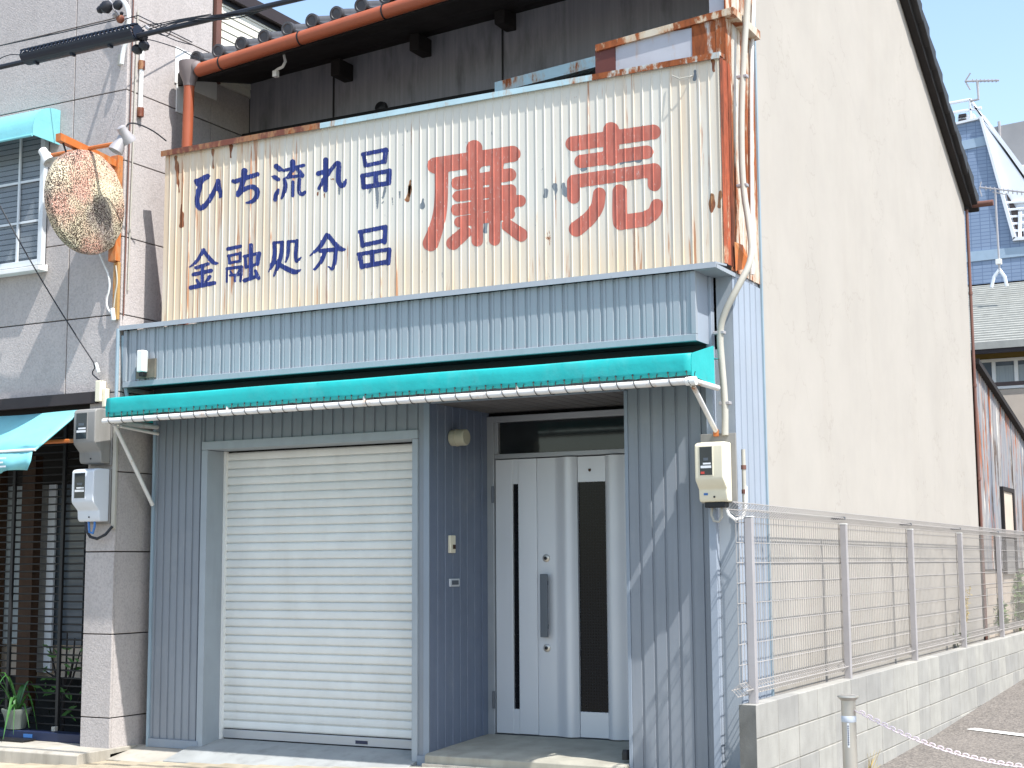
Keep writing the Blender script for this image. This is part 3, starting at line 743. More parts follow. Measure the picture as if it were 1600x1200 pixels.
RX = np.array([p[0] for p in rp_]); RD = np.array([p[1] for p in rp_])
def pjn(x, z, y):
    d = np.stack([x-CP.x, np.full_like(x, y-CP.y), z-CP.z], -1)
    w = d@np.array(FW)
    return 800+CF*(d@np.array(RT))/w, 600-CF*(d@np.array(UP))/w
def glyph(label, org, sc, strokes, mt, step, wob=0., name='painted_character', lift=.0013):
    """brush strokes (points and widths) laid on the ribbed sheet as a skin of paint"""
    segs = []
    for pts, ws in strokes:
        if not isinstance(ws, (list, tuple)): ws = [ws]*len(pts)
        if len(pts) == 1: pts = pts+pts; ws = list(ws)*2
        # round the path a little
        if len(pts) > 2:
            for _ in range(2):
                np_, nw = [pts[0]], [ws[0]]
                for i in range(len(pts)-1):
                    p, q = np.array(pts[i]), np.array(pts[i+1])
                    np_ += [tuple(p*.78+q*.22), tuple(p*.22+q*.78)]; nw += [ws[i]*.78+ws[i+1]*.22, ws[i]*.22+ws[i+1]*.78]
                np_.append(pts[-1]); nw.append(ws[-1]); pts, ws = np_, nw
        segs += [(pts[i], pts[i+1], ws[i]/2, ws[i+1]/2) for i in range(len(pts)-1)]
    allp = np.array([s[0] for s in segs]+[s[1] for s in segs]); mw_ = max(max(s[2],s[3]) for s in segs)
    lo = allp.min(0)-mw_-3; hi = allp.max(0)+mw_+3
    cs = [onY(org[0]+u/sc, org[1]+v/sc, SY) for u in (lo[0],hi[0]) for v in (lo[1],hi[1])]
    x0, x1 = min(c.x for c in cs), max(c.x for c in cs); zz0, zz1 = min(c.z for c in cs), max(c.z for c in cs)
    gx = np.unique(np.round(np.concatenate([np.arange(x0, x1, step), RX[(RX>x0)&(RX<x1)]]), 5))
    keep = [0]
    rset = set(np.round(RX,5).tolist())
    for i in range(1, len(gx)):
        if gx[i]-gx[keep[-1]] > .0012 or gx[i] in rset: keep.append(i)
    gx = gx[keep]; gzz = np.arange(zz0, zz1, step)
    X, Z = np.meshgrid(gx, gzz, indexing='ij')
    u, v = pjn(X, Z, SY); u = (u-org[0])*sc; v = (v-org[1])*sc
    sd = np.full(X.shape, 1e9)
    for p, q, r0, r1 in segs:
        dx, dy = q[0]-p[0], q[1]-p[1]; L2 = dx*dx+dy*dy+1e-9
        t = np.clip(((u-p[0])*dx+(v-p[1])*dy)/L2, 0, 1)
        sd = np.minimum(sd, np.hypot(u-p[0]-t*dx, v-p[1]-t*dy)-(r0+(r1-r0)*t))
    if wob: sd = sd+wob*(np.sin(u*.21+v*.13)+np.sin(u*.11-v*.27+1)+.6*np.sin(u*.5+v*.43))
    Y = SY+np.interp(X, RX, RD)-lift
    V, idx, F = [], {}, []
    def vert(key, p):
        if key not in idx: idx[key] = len(V); V.append(p)
        return idx[key]
    nx, nz = X.shape
    for i in range(nx-1):
        for j in range(nz-1):
            c = [(i,j),(i+1,j),(i+1,j+1),(i,j+1)]; s = [sd[k] for k in c]
            if min(s) >= 0: continue
            f = []
            for k in range(4):
                a, b = c[k], c[(k+1)%4]; sa, sb = sd[a], sd[b]
                if sa < 0: f.append(vert(a, (X[a],Y[a],Z[a])))
                if (sa < 0) != (sb < 0):
                    t = sa/(sa-sb); f.append(vert((min(a,b),max(a,b)), tuple(float(A[a]+(A[b]-A[a])*t) for A in (X,Y,Z))))
            if len(f) > 2: F.append(tuple(f))
    m = M(); m.v = [tuple(float(k) for k in p) for p in V]; m.f = F
    obj(name, m, mt, sign, label=label)
red, blu = 'large red painted character ', 'blue painted character '
glyph(red+'廉', (650,200), 6, [
    ([(548,188),(548,330)],150), ([(530,330),(548,520)],[130,108]), ([(575,480),(575,1058)],108),
    ([(182,352),(905,243)],152),
    ([(240,380),(240,600),(230,780),(195,930),(138,1080)],[128,124,126,134,150]),
    ([(392,518),(880,438)],122), ([(398,640),(890,580)],104), ([(383,768),(962,684)],[112,112]), ([(975,683)],112), ([(408,882),(880,806)],100),
    ([(895,590),(893,700),(872,800)],[90,90,88]),
    ([(762,330),(742,480),(738,1050)],[128,106,106]),
    ([(462,978),(348,1080)],[118,128]), ([(862,915),(985,1002)],[118,128])], m_inkred, .007)
glyph(red+'売', (870,180), 6, [
    ([(152,268),(905,158)],140), ([(510,140),(512,400)],150), ([(228,434),(846,346)],125),
    ([(162,622),(915,514)],128), ([(158,625),(160,768)],124), ([(915,514),(915,650)],[126,124]),
    ([(400,738),(385,860),(310,968),(186,1066)],[120,124,132,146]),
    ([(590,715),(590,940),(600,1005)],[134,140,144]), ([(600,1006),(820,975)],140), ([(820,975),(915,920),(940,846)],[136,124,122])], m_inkred, .007)
B = m_inkblue; bs_ = .0052
glyph(blu+'ひ', (290,230), 8.421, [([(140,445),(160,478)],[58,70]),([(150,455),(292,385)],[70,74]),
    ([(215,425),(180,560),(150,680),(158,770),(205,815),(290,735),(370,600),(415,490),(432,440)],[70,66,64,66,68,66,62,58,52]),
    ([(432,445),(440,540),(465,600),(468,640),(445,662)],[58,60,60,54,18])], B, bs_, 1.2)
glyph(blu+'ち', (290,230), 8.421, [([(625,445),(660,455)],[50,60]),([(650,452),(945,358)],[58,62]),([(775,315),(765,430),(722,560),(690,622)],[84,70,66,56]),
    ([(690,630),(780,545),(890,512),(952,575),(930,670),(870,722),(800,732)],[56,58,64,72,66,54,24])], B, bs_, 1.2)
glyph(blu+'流', (290,230), 8.421, [([(1195,252),(1235,288)],[70,72]),([(1245,285),(1300,312)],[44,34]),([(1150,388),(1175,395),(1220,425)],[30,64,56]),
    ([(1222,560),(1195,620),(1180,690)],[36,68,56]),([(1410,195),(1412,265)],72),([(1325,300),(1555,238)],[44,44]),([(1440,265),(1350,385)],[56,44]),
    ([(1340,398),(1530,372)],42),([(1465,275),(1535,372)],[56,64]),([(1300,420),(1318,500),(1300,590),(1265,672)],[44,60,58,30]),
    ([(1413,460),(1410,638)],46),([(1498,425),(1488,600),(1540,625),(1572,590)],[50,50,54,42])], B, bs_, 1.0)
glyph(blu+'れ', (470,220), 10, [([(392,300),(388,770)],[84,72]),([(275,512),(400,480)],[78,70]),([(395,530),(345,640),(285,745)],[70,62,54]),
    ([(420,540),(470,455),(560,345),(605,352),(592,520),(592,650),(640,715),(690,672),(708,605)],[66,60,66,72,74,76,82,60,26])], B, bs_, 1.4)
glyph(blu+'品 in the upper line', (470,220), 10, [([(972,212),(1325,142)],66),([(990,220),(1012,390)],66),([(1330,140),(1310,325)],76),([(1350,150),(1370,160)],[60,30]),([(1012,388),(1310,325)],64),
    ([(960,550),(1385,470)],70),([(968,545),(982,720)],70),([(1170,510),(1182,690)],74),([(1385,472),(1372,660)],84),([(985,726),(1368,664)],76)], B, bs_, 1.6)
glyph(blu+'金', (280,370), 9.412, [([(362,195),(270,350),(215,405),(150,445)],[58,50,44,16]),([(368,215),(450,325),(515,390),(572,388)],[54,64,66,24]),
    ([(255,455),(425,400)],54),([(212,555),(470,498)],60),([(345,430),(345,710)],46),([(258,635),(290,690)],[40,52]),([(452,585),(392,668)],[54,44]),([(172,748),(515,680)],[66,64])], B, bs_, 1.0)
glyph(blu+'融', (280,370), 9.412, [([(720,180),(905,140)],[58,52]),([(722,282),(900,245)],42),([(730,282),(746,388)],44),([(900,240),(900,352)],48),([(746,384),(905,356)],42),
    ([(705,470),(920,440)],48),([(708,470),(706,662)],40),([(922,442),(906,650)],46),([(755,510),(785,562)],32),([(885,490),(850,556)],32),([(750,566),(890,556)],38),([(820,560),(820,656)],36),
    ([(1060,122),(1060,600)],56),([(960,288),(1165,245)],48),([(972,290),(982,450)],44),([(1178,245),(1150,398)],62),([(982,450),(1155,400)],44),([(965,642),(1155,578)],[64,52]),([(1122,500),(1166,605)],[48,62])], B, bs_, .8)
glyph(blu+'処', (400,340), 6.957, [([(200,278),(208,380),(188,500),(138,592)],[44,46,50,12]),([(200,274),(292,265)],30),([(285,270),(278,400),(240,530),(195,632)],[42,46,50,22]),
    ([(190,470),(300,540),(430,600),(485,568)],[36,54,60,18]),([(355,265),(350,400),(325,482)],[42,40,20]),([(350,262),(450,255)],34),([(448,255),(430,400),(440,492),(492,430)],[46,42,36,14])], B, bs_, .9)
glyph(blu+'分', (400,340), 6.957, [([(772,188),(700,320),(590,412)],[46,50,16]),([(788,195),(860,290),(930,350),(972,345)],[46,54,58,16]),([(700,362),(880,345)],46),
    ([(752,365),(720,470),(640,562)],[46,46,28]),([(868,350),(860,480),(832,570),(788,530)],[46,46,38,12])], B, bs_, .9)
glyph(blu+'品 in the lower line', (400,340), 6.957, [([(1132,158),(1408,102)],48),([(1140,160),(1160,310)],44),([(1408,102),(1398,268)],50),([(1158,302),(1398,250)],48),
    ([(1115,400),(1448,345)],44),([(1130,400),(1152,538)],50),([(1262,372),(1267,500)],50),([(1450,350),(1438,498)],50),([(1152,532),(1438,480)],54)], B, bs_, 1.1)

m_smear = plain('grey paint smear', srgb(112,120,126), .7, var=.15, vs=30)
m_rspot = rusty('rust spot on the sign', (.2,.07,.03), .5, 15, (.06,.022,.012))
for k_ in ([(1185,735),(1195,820),(1200,960),(1195,1060)],[46,54,40,16]),([(1320,735),(1305,820),(1280,895)],[34,44,22]),([(1090,765),(1068,815)],[44,20]),([(602,745),(602,832)],[40,22]),([(1548,800),(1550,890)],[30,16]),([(1290,955),(1270,975)],[24,16]),([(1430,890),(1440,1000)],[14,8]):
    glyph(None, (470,220), 10, [k_], m_smear, .005, 3., 'paint_smear', .0008)
for org_, k_ in (((470,220),([(268,812),(262,850)],[32,18])),((470,220),([(368,828),(372,880)],[22,14])),((470,220),([(465,600),(515,598)],[10,24])),((470,220),([(1715,620),(1700,720),(1690,880)],[24,50,16])),
                 ((400,240),([(560,300),(550,345)],[40,26]))):
    glyph(None, org_, 10, [k_], m_rspot, .005, 3., 'rust_spot', .0008)
for k_ in ([(1112,305),(1113,318),(1112,332)],[6,11,4]),([(1126,300),(1124,322)],[4,7]),([(1114,96),(1115,110)],[7,4]),([(284,320),(284,352)],[4,7]),([(275,246),(277,266),(280,300)],[7,5,2]),([(333,234),(333,262)],[4,2]),([(361,228),(361,246)],[5,2]),([(641,292),(637,312)],[5,6]):
    glyph(None, (0,0), 1, [k_], m_rspot, .005, .5, 'rust_spot', .0008)
for k_ in ([(1086,112),(1086,124)],[5,3]),([(853,298),(853,306)],[7,5]),([(868,290),(868,310)],[7,4]),([(880,288),(884,305)],[8,6]),([(661,312),(660,322)],[4,6]),([(758,345),(759,362)],[6,4]),([(1004,196),(1004,202)],[3,2]),([(910,265),(916,264)],[4,4]),([(970,255),(1000,250)],[3,4]):
    glyph(None, (0,0), 1, [k_], m_smear, .005, .9, 'paint_smear', .0008)

# ------------------------------------------------------------------ awning of the shop
aw = thing('shop_awning', 'long teal vinyl awning laced to a white pipe frame above the shutter and door', 'awning', (-.15,-.3,2.38))
AX0, AX1, AY = -2.378, 2.088, -.545
prof = [(-.549,2.418),(-.552,2.45),(-.552,2.50),(-.550,2.536),(-.544,2.546),(-.525,2.552),(-.40,2.560),(-.25,2.560),(-.06,2.572)]
cm = M(); NX = 90; n = len(prof)
for i in range(NX+1):
    t = i/NX; x = AX0+(AX1-AX0)*t
    for k, (y, z) in enumerate(prof):
        wv = math.sin(x*9+.6)*.5+math.sin(x*17+2)*.3+math.sin(x*31)*.25
        dz = (.003*wv+.0025*math.sin(x*57)) if k == 0 else .0008*wv if k < 4 else .0015*math.sin(x*5)
        seam = .004*math.exp(-((x-.18)/.02)**2)+.005*math.exp(-((x-1.4)/.03)**2)
        cm.v.append((x, y-.002*wv*(1 if k in (1,2) else .4)-seam*(k<4), z+dz))
for i in range(NX):
    for k in range(n-1):
        cm.f.append((i*n+k, (i+1)*n+k, (i+1)*n+k+1, i*n+k+1))
cv = obj('canopy', cm, m_teal, aw, smooth=True)
sd_ = cv.modifiers.new('thick','SOLIDIFY'); sd_.thickness = .003; sd_.offset = -1
obj('end_cover', M().prism([(-.548,2.415),(-.553,2.48),(-.545,2.545),(-.18,2.635),(-.17,2.400)],'x',AX1-.002,AX1+.004), m_teal, aw)
obj('end_cover', M().prism([(-.548,2.415),(-.553,2.48),(-.545,2.545),(-.06,2.63),(-.06,2.408)],'x',AX0-.004,AX0+.002), m_teal, aw)
obj('gap_shade_strip', M().box(AX0+.02,2.0,-.075,-.030,2.50,2.6625), m_black, aw)  # black strip added so the gap above the awning reads as unlit
def rod(a, b, r, name='frame_pipe', mt=None, n=10): return obj(name, M().tube([a,b],r,n), mt or m_pipe, aw, smooth=True)
m_pipe = rusty('white pipe with rust specks', srgb(216,214,210), .60, 12, sz=3)
bz_ = 2.383; by_ = -.552
rod((AX0-.02,by_,bz_),(AX1+.02,by_,bz_),.0205)
rod((AX1+.012,by_+.02,bz_),(AX1+.012,-.15,bz_),.018); rod((AX0-.01,by_+.02,bz_),(AX0-.01,-.0,bz_),.018)
obj('joint', M().tube([(AX1-.03,by_,bz_),(AX1+.03,by_,bz_)],.026,12), m_white, aw, smooth=True)
for px in (362,575,813): 
    x = onY(px,605,-.5).x; rod((x,by_+.01,bz_+.0),(x,by_+.02,2.50),.012)
rod((2.075,by_+.06,bz_-.02),(2.06,-.085,2.13),.015,'brace'); rod((-2.385,by_+.10,bz_-.02),(-2.388,-.03,1.80),.015,'brace')
obj('brace_foot', M().box(2.045,2.078,-.098,-.077,2.10,2.14), m_bracket, aw, bevel=.004)
rod((-2.36,-.42,2.355),(-2.36,-.02,2.33),.012)
l0 = None; NL = 41
for i in range(NL):
    x = AX0+.035+(AX1-AX0-.07)*i/(NL-1)+random.uniform(-.008,.008)
    if l0 is None:
        path = [(x,AY-.012,2.436),(x+.004,AY-.016,2.428)]
        for k in range(10):
            an = R(100-33*k); path.append((x+.006+.0035*k, by_-math.cos(an-math.pi/2+math.pi)*-.0245, bz_+math.sin(R(70-36*k))*.0245))
        path = [(x,AY-.013,2.440),(x+.006,AY-.020,2.425)]+[(x+.010+.004*k, by_+.0245*math.cos(R(110+32*k)), bz_+.0245*math.sin(R(110+32*k))) for k in range(8)]+[(x+.05,AY-.008,2.425),(x+.055,AY-.011,2.437)]
        l0 = obj('lacing_loop', M().tube(path,.0026,5,False), m_rope, aw, smooth=True); lb_ = wloc(l0); lx = x
        ey = obj('eyelet', M().lathe([(.002,0),(.006,0),(.006,.002),(.002,.002)],(x,AY-.008,2.440),(0,-1,0),12), m_black, aw); eb = wloc(ey)
    else:
        dup(l0, (lb_.x+x-lx, lb_.y, lb_.z+random.uniform(-.002,.002)), aw); dup(ey, (eb.x+x-lx, eb.y, eb.z), aw)

# ------------------------------------------------------------------ electricity meters
def meter(name, label, x0, w, z0, h, yb, d, mt, plate, group=None):
    t = thing(name, label, 'electric meter', (x0+w/2,yb,z0), group)
    k = h/.36; s = d/.15
    side = [(0,0),(-.075*s,0),(-.088*s,.02*k),(-.092*s,.075*k),(-.145*s,.125*k),(-.150*s,.145*k),(-.150*s,.338*k),(-.138*s,.352*k),(-.10*s,.36*k),(0,.36*k)]
    obj('casing', M().prism([(yb+a,z0+b) for a,b in side],'x',x0,x0+w), mt, t, bevel=.018, seg=3, fix=True)
    yf = yb-.150*s
    fw_ = obj('window_frame', M().box(x0+.028,x0+w*.66,yf-.003,yf+.002,z0+.152*k,z0+.334*k), mt, t, bevel=.002)
    obj('window', M().box(x0+.034,x0+w*.66-.006,yf-.0042,yf-.0032,z0+.158*k,z0+.328*k), m_darkglassmeter, t)
    obj('printed_label', M().box(x0+.040,x0+w*.66-.012,yf-.0054,yf-.0044,z0+.20*k,z0+.215*k), m_labelw, t)
    obj('printed_label', M().box(x0+.055,x0+w*.66-.014,yf-.0054,yf-.0044,z0+.222*k,z0+.232*k), m_labelw, t)
    obj('dial', M().box(x0+.058,x0+w*.66-.03,yf-.0054,yf-.0044,z0+.245*k,z0+.262*k), m_alud, t)
    obj('screw', M().lathe([(.006,0),(.006,.004),(.0,.004)],(x0+w*.55,yb-.09*s,z0+.03*k),(0,-1,0),10), m_black, t)
    if plate: obj('mounting_plate', M().box(*plate), m_greyplastic, t, bevel=.003)
    return t, yf, k
mr, yf, k = meter('electric_meter', 'cream electric meter with smoked window on the right end of the blue facade', 1.972, .178, 1.705, .355, -.076, .15, m_cream, (1.955,2.178,-.074,-.058,1.70,2.118))
obj('printed_label', M().box(2.012,2.035,yf-.0054,yf-.0044,1.868,1.882), m_labelr, mr)
obj('maker_mark', M().box(2.005,2.03,-.1695,-.168,1.745,1.758), m_labelb, mr)
obj('terminal_cover', M().box(2.0,2.13,-.15,-.076,1.672,1.704), m_black, mr, bevel=.006)
obj('cable', M().tube([(2.03,-.10,1.68),(2.025,-.10,1.63),(2.04,-.10,1.595),(2.07,-.10,1.59),(2.09,-.10,1.62),(2.09,-.10,1.68)],.008,7), m_conduit, mr, smooth=True)
obj('cable', M().tube([(2.11,-.09,1.68),(2.13,-.09,1.63),(2.165,-.08,1.60),(2.20,-.06,1.61),(2.215,-.03,1.66),(2.215,-.02,1.80)],.010,7), m_white, mr, smooth=True)
YN, XN = -.28, -2.52
ml, yf, k = meter('electric_meter', 'weathered grey electric meter, upper of the two on the stucco pillar', -2.775, .215, 2.10, .40, YN-.022, .165, m_greyplastic, (-2.755,-2.55,YN-.021,YN-.003,2.09,2.49), 'meters on the neighbouring pillar')
ml2, yf, k = meter('electric_meter', 'pale blue white electric meter below the weathered grey one on the pillar', -2.775, .215, 1.675, .385, YN-.022, .165, m_whiteplastic, (-2.755,-2.55,YN-.021,YN-.003,1.66,2.06), 'meters on the neighbouring pillar')
obj('cable', M().tube([(-2.72,YN-.09,1.69),(-2.71,YN-.09,1.61),(-2.67,YN-.09,1.565),(-2.61,YN-.08,1.55),(-2.55,YN-.06,1.58),(-2.515,YN-.03,1.64)],.011,7), m_cable, ml2, smooth=True)
obj('cable', M().tube([(-2.69,YN-.09,1.69),(-2.68,YN-.09,1.60),(-2.645,YN-.09,1.59),(-2.63,YN-.09,1.64),(-2.63,YN-.09,1.69)],.009,7), m_labelb, ml2, smooth=True)

# ------------------------------------------------------------------ small fittings on the shop
lp = thing('wall_lamp', 'cream cylinder lamp on the blue wall of the door recess', 'lamp', (0,.28,2.2))
obj('lamp_body', M().lathe([(.050,.004),(.056,.01),(.056,.118),(.050,.124),(.0,.124)],(.002,.28,2.212),(1,0,0),28), m_lamp, lp, smooth=True)
obj('lamp_cap', M().lathe([(.060,.045),(.060,.055)],(.002,.28,2.212),(1,0,0),28), m_lamp, lp, smooth=True)
ic = thing('door_intercom', 'small cream intercom box with dark button beside the entrance door', 'intercom', (0,.28,1.42))
obj('intercom_box', M().box(.002,.024,.235,.305,1.425,1.545), m_cream, ic, bevel=.005)
obj('call_button', M().box(.0245,.028,.262,.298,1.452,1.482), m_brownpost, ic, bevel=.002)
nm = thing('mail_slot', 'small brushed metal letter slot below the intercom', 'letter slot', (0,.33,1.2))
obj('frame', M().box(.002,.014,.245,.375,1.198,1.252), m_alu, nm, bevel=.004)
obj('flap', M().box(.0145,.018,.265,.355,1.210,1.240), m_alud, nm, bevel=.002)
ps = obj('door_stop', M().lathe([(.026,0),(.026,.04),(.02,.06),(.0,.062)],(1.375,.06,.150),(0,0,1),16), m_black, cat='door stop', label='little black rubber door stop on the porch slab', smooth=True)
fb = thing('junction_box', 'white cable box on a weathered wooden plate on the blue fascia', 'junction box', (-2.38,FY,2.80))
a = onY(229,548,FY-.03); b = onY(229,586,FY-.03)
obj('backing_board', M().box(a.x-.10,a.x+.075,FY-.024,FY-.004,b.z-.02,b.z+.12), plain('weathered board', srgb(112,104,92), .9, var=.3, vs=14, grime=.5), fb)
obj('box', M().box(a.x-.045,a.x+.012,FY-.085,FY-.025,b.z+.02,a.z), m_white, fb, bevel=.008)
obj('terminal', M().box(a.x-.035,a.x+.004,FY-.07,FY-.025,b.z-.01,b.z+.02), m_black, fb, bevel=.004)
# cable conduits at the right corner
cd = thing('cable_conduit', 'beige conduit running down the building corner to the cream meter', 'conduit', (2.1,-.1,2.1))
path = [(2.185,.10,5.3),(2.180,.10,4.2),(2.180,.08,3.45),(2.185,.03,3.22),(2.17,-.04,3.07)]
pq = [(1168,0),(1160,120),(1158,200),(1160,290),(1172,360),(1176,405),(1152,450),(1131,490),(1124,520),(1128,570),(1133,630),(1133,680)]
pth = []
for i, (a_, b_) in enumerate(pq): pth.append(onY(a_, b_, [.16,.12,.10,.08,.05,-.0,-.07,-.075,-.075,-.075,-.075,-.085][i]))
def smoothpath(P, k=2):
    P = [Vector(p) for p in P]
    for _ in range(k):
        Q = [P[0]]
        for i in range(len(P)-1): Q += [P[i]*.75+P[i+1]*.25, P[i]*.25+P[i+1]*.75]
        P = Q+[P[-1]]
    return P
sp_ = smoothpath(pth)
obj('conduit_pipe', M().tube(sp_,.0205,10), m_conduit, cd, smooth=True)
for i in (1,3,8,10):
    p = pth[i]; obj('clamp', M().box(p.x-.035,p.x+.035,p.y-.018,p.y+.022,p.z-.010,p.z+.010), m_galv, cd, bevel=.004)
c2 = thing('cable_conduit', 'short beige conduit with black joints beside the cream meter', 'conduit', (2.2,0,1.7))
a = onY(1155,690,-.02); b = onY(1157,790,-.02)
obj('conduit_pipe', M().tube([(2.205,-.02,2.02),(2.205,-.02,1.66)],.013,10), m_conduit, c2, smooth=True)
for z in (1.90,1.755): obj('joint', M().tube([(2.205,-.02,z),(2.205,-.02,z+.025)],.0165,10), m_brown, c2, smooth=True)
c3 = thing('corner_pipe', 'thin white pipe beside the rusty right end of the signboard', 'pipe', (2.19,.3,3.3))
obj('pipe_run', M().tube(smoothpath([onX(1178,0,2.175),onX(1174,110,2.175),(2.175,.38,4.0),(2.175,.33,3.15)]),.012,8), m_white, c3, smooth=True)
# ------------------------------------------------------------------ neighbouring building on the left
nb = thing('neighbour_building', 'pinkish stucco panel building on the left with a dark barred shopfront', 'building', (-3,0,0))
def Nb(name, m, mt, **k): return obj(name, m, mt, nb, **k)
m_joint = plain('dark panel joint', srgb(70,66,64), .9)
Nb('wall_core', M().box(-8,XN-.026,YN+.026,9,2.632,6.0), m_joint)
Nb('wall_core', M().box(-8,XN-.026,YN+.026,.78,6.0,7.4), m_joint)
Nb('pillar_core', M().box(-2.79,XN-.026,YN+.026,.35,-.1,2.632), m_joint)
Nb('wall_core', M().box(-2.62,XN-.026,.35,9,-.1,2.632), m_joint)
rows = [2.632,3.215,3.805,4.391,4.944,5.53,6.12,6.72,7.3]
cols = [XN,-3.057,-3.92,-4.80,-5.7,-6.6,-7.5,-8.0]
G = .004
for i in range(len(cols)-1):
    for j in range(len(rows)-1):
        Nb('wall_panel', M().box(cols[i+1]+G,cols[i]-(G if i else 0),YN+random.uniform(0,.002),YN+.024,rows[j]+G,rows[j+1]-G), m_stucco, bevel=.003, seg=1)
lows = [-.12,.264,.860,1.457,2.042,2.632]
for j in range(5):
    Nb('wall_panel', M().box(-2.80,XN,YN,YN+.024,lows[j]+G,lows[j+1]-G), m_stucco, bevel=.003, seg=1)
    Nb('wall_panel', M().box(XN-.024,XN,YN+.025,.34,lows[j]+G,lows[j+1]-G), m_stucco, bevel=.003, seg=1)
    Nb('wall_panel', M().box(-2.80,-2.776,YN+.025,.34,lows[j]+G,lows[j+1]-G), m_stucco, bevel=.003, seg=1)
for j in range(len(rows)-1):
    Nb('wall_panel', M().box(XN-.024,XN,YN+.025,.70,rows[j]+G,rows[j+1]-G), m_stucco, bevel=.003, seg=1)
    if rows[j] < 5.4: Nb('wall_panel', M().box(XN-.024,XN,.706,1.198,rows[j]+G,min(rows[j+1],5.3)-G), m_stucco, bevel=.003, seg=1)
Nb('corner_trim', M().box(XN-.02,XN+.012,.735,.80,5.3,7.4), m_brown)
# cream weatherboards further back, under a dark eave
s0 = None
for i in range(11):
    z = 5.30+i*.068
    c = M().prism([(XN-.02,z),(XN+.012,z),(XN+.004,z+.066),(XN-.02,z+.066)],'y',.802,6.) 
    if s0 is None: s0 = Nb('weatherboard', c, m_siding2); sb0 = wloc(s0)
    else: dup(s0, (sb0.x,sb0.y,sb0.z+i*.068))
Nb('eave_edge', M().box(XN-.1,XN+.07,.80,6.1,6.045,6.15), m_darkfas)
Nb('eave_edge', M().box(XN-.1,XN+.02,.801,6.1,6.0,6.044), m_black)
Nb('patch_sheet', M().box(XN+.001,XN+.010,.25,.76,5.15,5.45), m_white, bevel=.003)
Nb('patch_sheet', M().box(XN+.001,XN+.012,.27,.42,4.92,5.148), m_white, bevel=.003)
# first floor window
wx0, wx1, wz0, wz1 = -4.42, -3.30, 3.665, 4.78
wd = Nb('window', M().box(wx0,wx1,YN-.004,YN-.001,wz0,wz1), m_black)
def Wd(name, m, mt, **k): return obj(name, m, mt, wd, **k)
Wd('frame', M().box(wx1-.045,wx1,YN-.05,YN-.005,wz0,wz1), m_cream2, bevel=.004)
Wd('frame', M().box(wx0,wx0+.045,YN-.05,YN-.005,wz0,wz1), m_cream2, bevel=.004)
Wd('frame', M().box(wx0+.046,wx1-.046,YN-.05,YN-.005,wz0,wz0+.045), m_cream2, bevel=.004)
Wd('frame', M().box(wx0+.046,wx1-.046,YN-.05,YN-.005,wz1-.045,wz1), m_cream2, bevel=.004)
for x in (-3.575,-3.86,-4.14): Wd('muntin', M().box(x-.010,x+.010,YN-.040,YN-.026,wz0+.046,wz1-.046), m_cream2)
for z in (4.345,4.02): Wd('muntin', M().box(wx0+.046,wx1-.046,YN-.038,YN-.028,z-.009,z+.009), m_cream2)
Wd('pane', M().box(wx0+.046,wx1-.046,YN-.024,YN-.020,wz0+.046,wz1-.046), m_pane)
Wd('sill', M().prism([(YN-.10,wz0-.055),(YN-.10,wz0-.02),(YN-.005,wz0+.0),(YN-.005,wz0-.055)],'x',wx0-.03,wx1+.03), m_white, bevel=.004)
m_glassblue.node_tree.nodes['Principled BSDF'].inputs['Roughness'].default_value = .1
b0 = None
for i in range(24):
    z = wz0+.075+i*.043
    c = M().box(wx0+.05,wx1-.05,YN-.0185,YN-.0175,z,z+.034)
    if b0 is None: b0 = Wd('blind_slat', c, m_blind); bb0 = wloc(b0)
    else: dup(b0, (bb0.x,bb0.y,bb0.z+i*.043), wd)
# dark shopfront
Nb('lintel', M().box(-8,-2.70,YN-.05,YN-.002,2.555,2.640), m_darkfas)
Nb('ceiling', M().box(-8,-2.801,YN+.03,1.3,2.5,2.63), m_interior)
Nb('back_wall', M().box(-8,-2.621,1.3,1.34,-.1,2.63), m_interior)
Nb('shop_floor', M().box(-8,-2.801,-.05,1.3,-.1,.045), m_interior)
def col(px0, px1, y, z0, z1, name, mt, dy=.02):
    a = onY(px0,900,y).x; b = onY(px1,900,y).x; return Nb(name, M().box(a,b,y,y+dy,z0,z1), mt)
col(30,50,.30,.2,2.25,'timber_post',m_brownpost,.08)
col(-40,-5,.36,.2,2.25,'timber_post',m_brownpost,.08)
col(8,31,.46,.72,2.02,'curtain',m_curtain); col(52,60,.46,.45,2.02,'curtain',m_ochre); col(72,83,.45,.5,2.02,'curtain',m_whitewall); col(61,71,.46,.5,2.02,'curtain',m_greyplastic); col(84,130,.5,.72,2.02,'window_pane',m_glassblue)
col(-30,130,.52,.45,.74,'panel_board',m_pinkwall)
gr = Nb('security_grille', M().box(-2.86,-2.83,-.012,.012,.13,2.48), m_grille)
gb = None; n = 0; z = .16
while z < 2.45:
    c = M().tube([(-5.6,0,z),(-2.803,0,z)],.0065,6)
    if gb is None: gb = obj('grille_bar', c, m_grille, gr, smooth=True); gbb = wloc(gb); gz0 = z
    else: dup(gb, (gbb.x,gbb.y,gbb.z+z-gz0), gr)
    n += 1; z += .058 if (z > 1.9 or z < .7) else .0575
for px in (95,17,-60): 
    x = onY(px,950,-.02).x; obj('grille_post', M().box(x-.014,x+.014,-.034,-.010,.13,2.48), m_grille, gr, bevel=.003)
x = onY(86,1130,-.05).x; obj('post_foot', M().box(x-.018,x+.018,-.07,-.036,.10,.15), m_conduit, gr, bevel=.003)
Nb('door_sill', M().box(-5.6,-2.815,-.16,-.04,.052,.118), m_doorblue, bevel=.005)
x = onY(44,1141,-.16).x; Nb('sill_label', M().box(x-.045,x+.045,-.1645,-.161,.072,.098), m_labelb)
Nb('door_mat', M().box(-4.6,-3.35,-.30,-.17,.056,.068), m_black, bevel=.004)
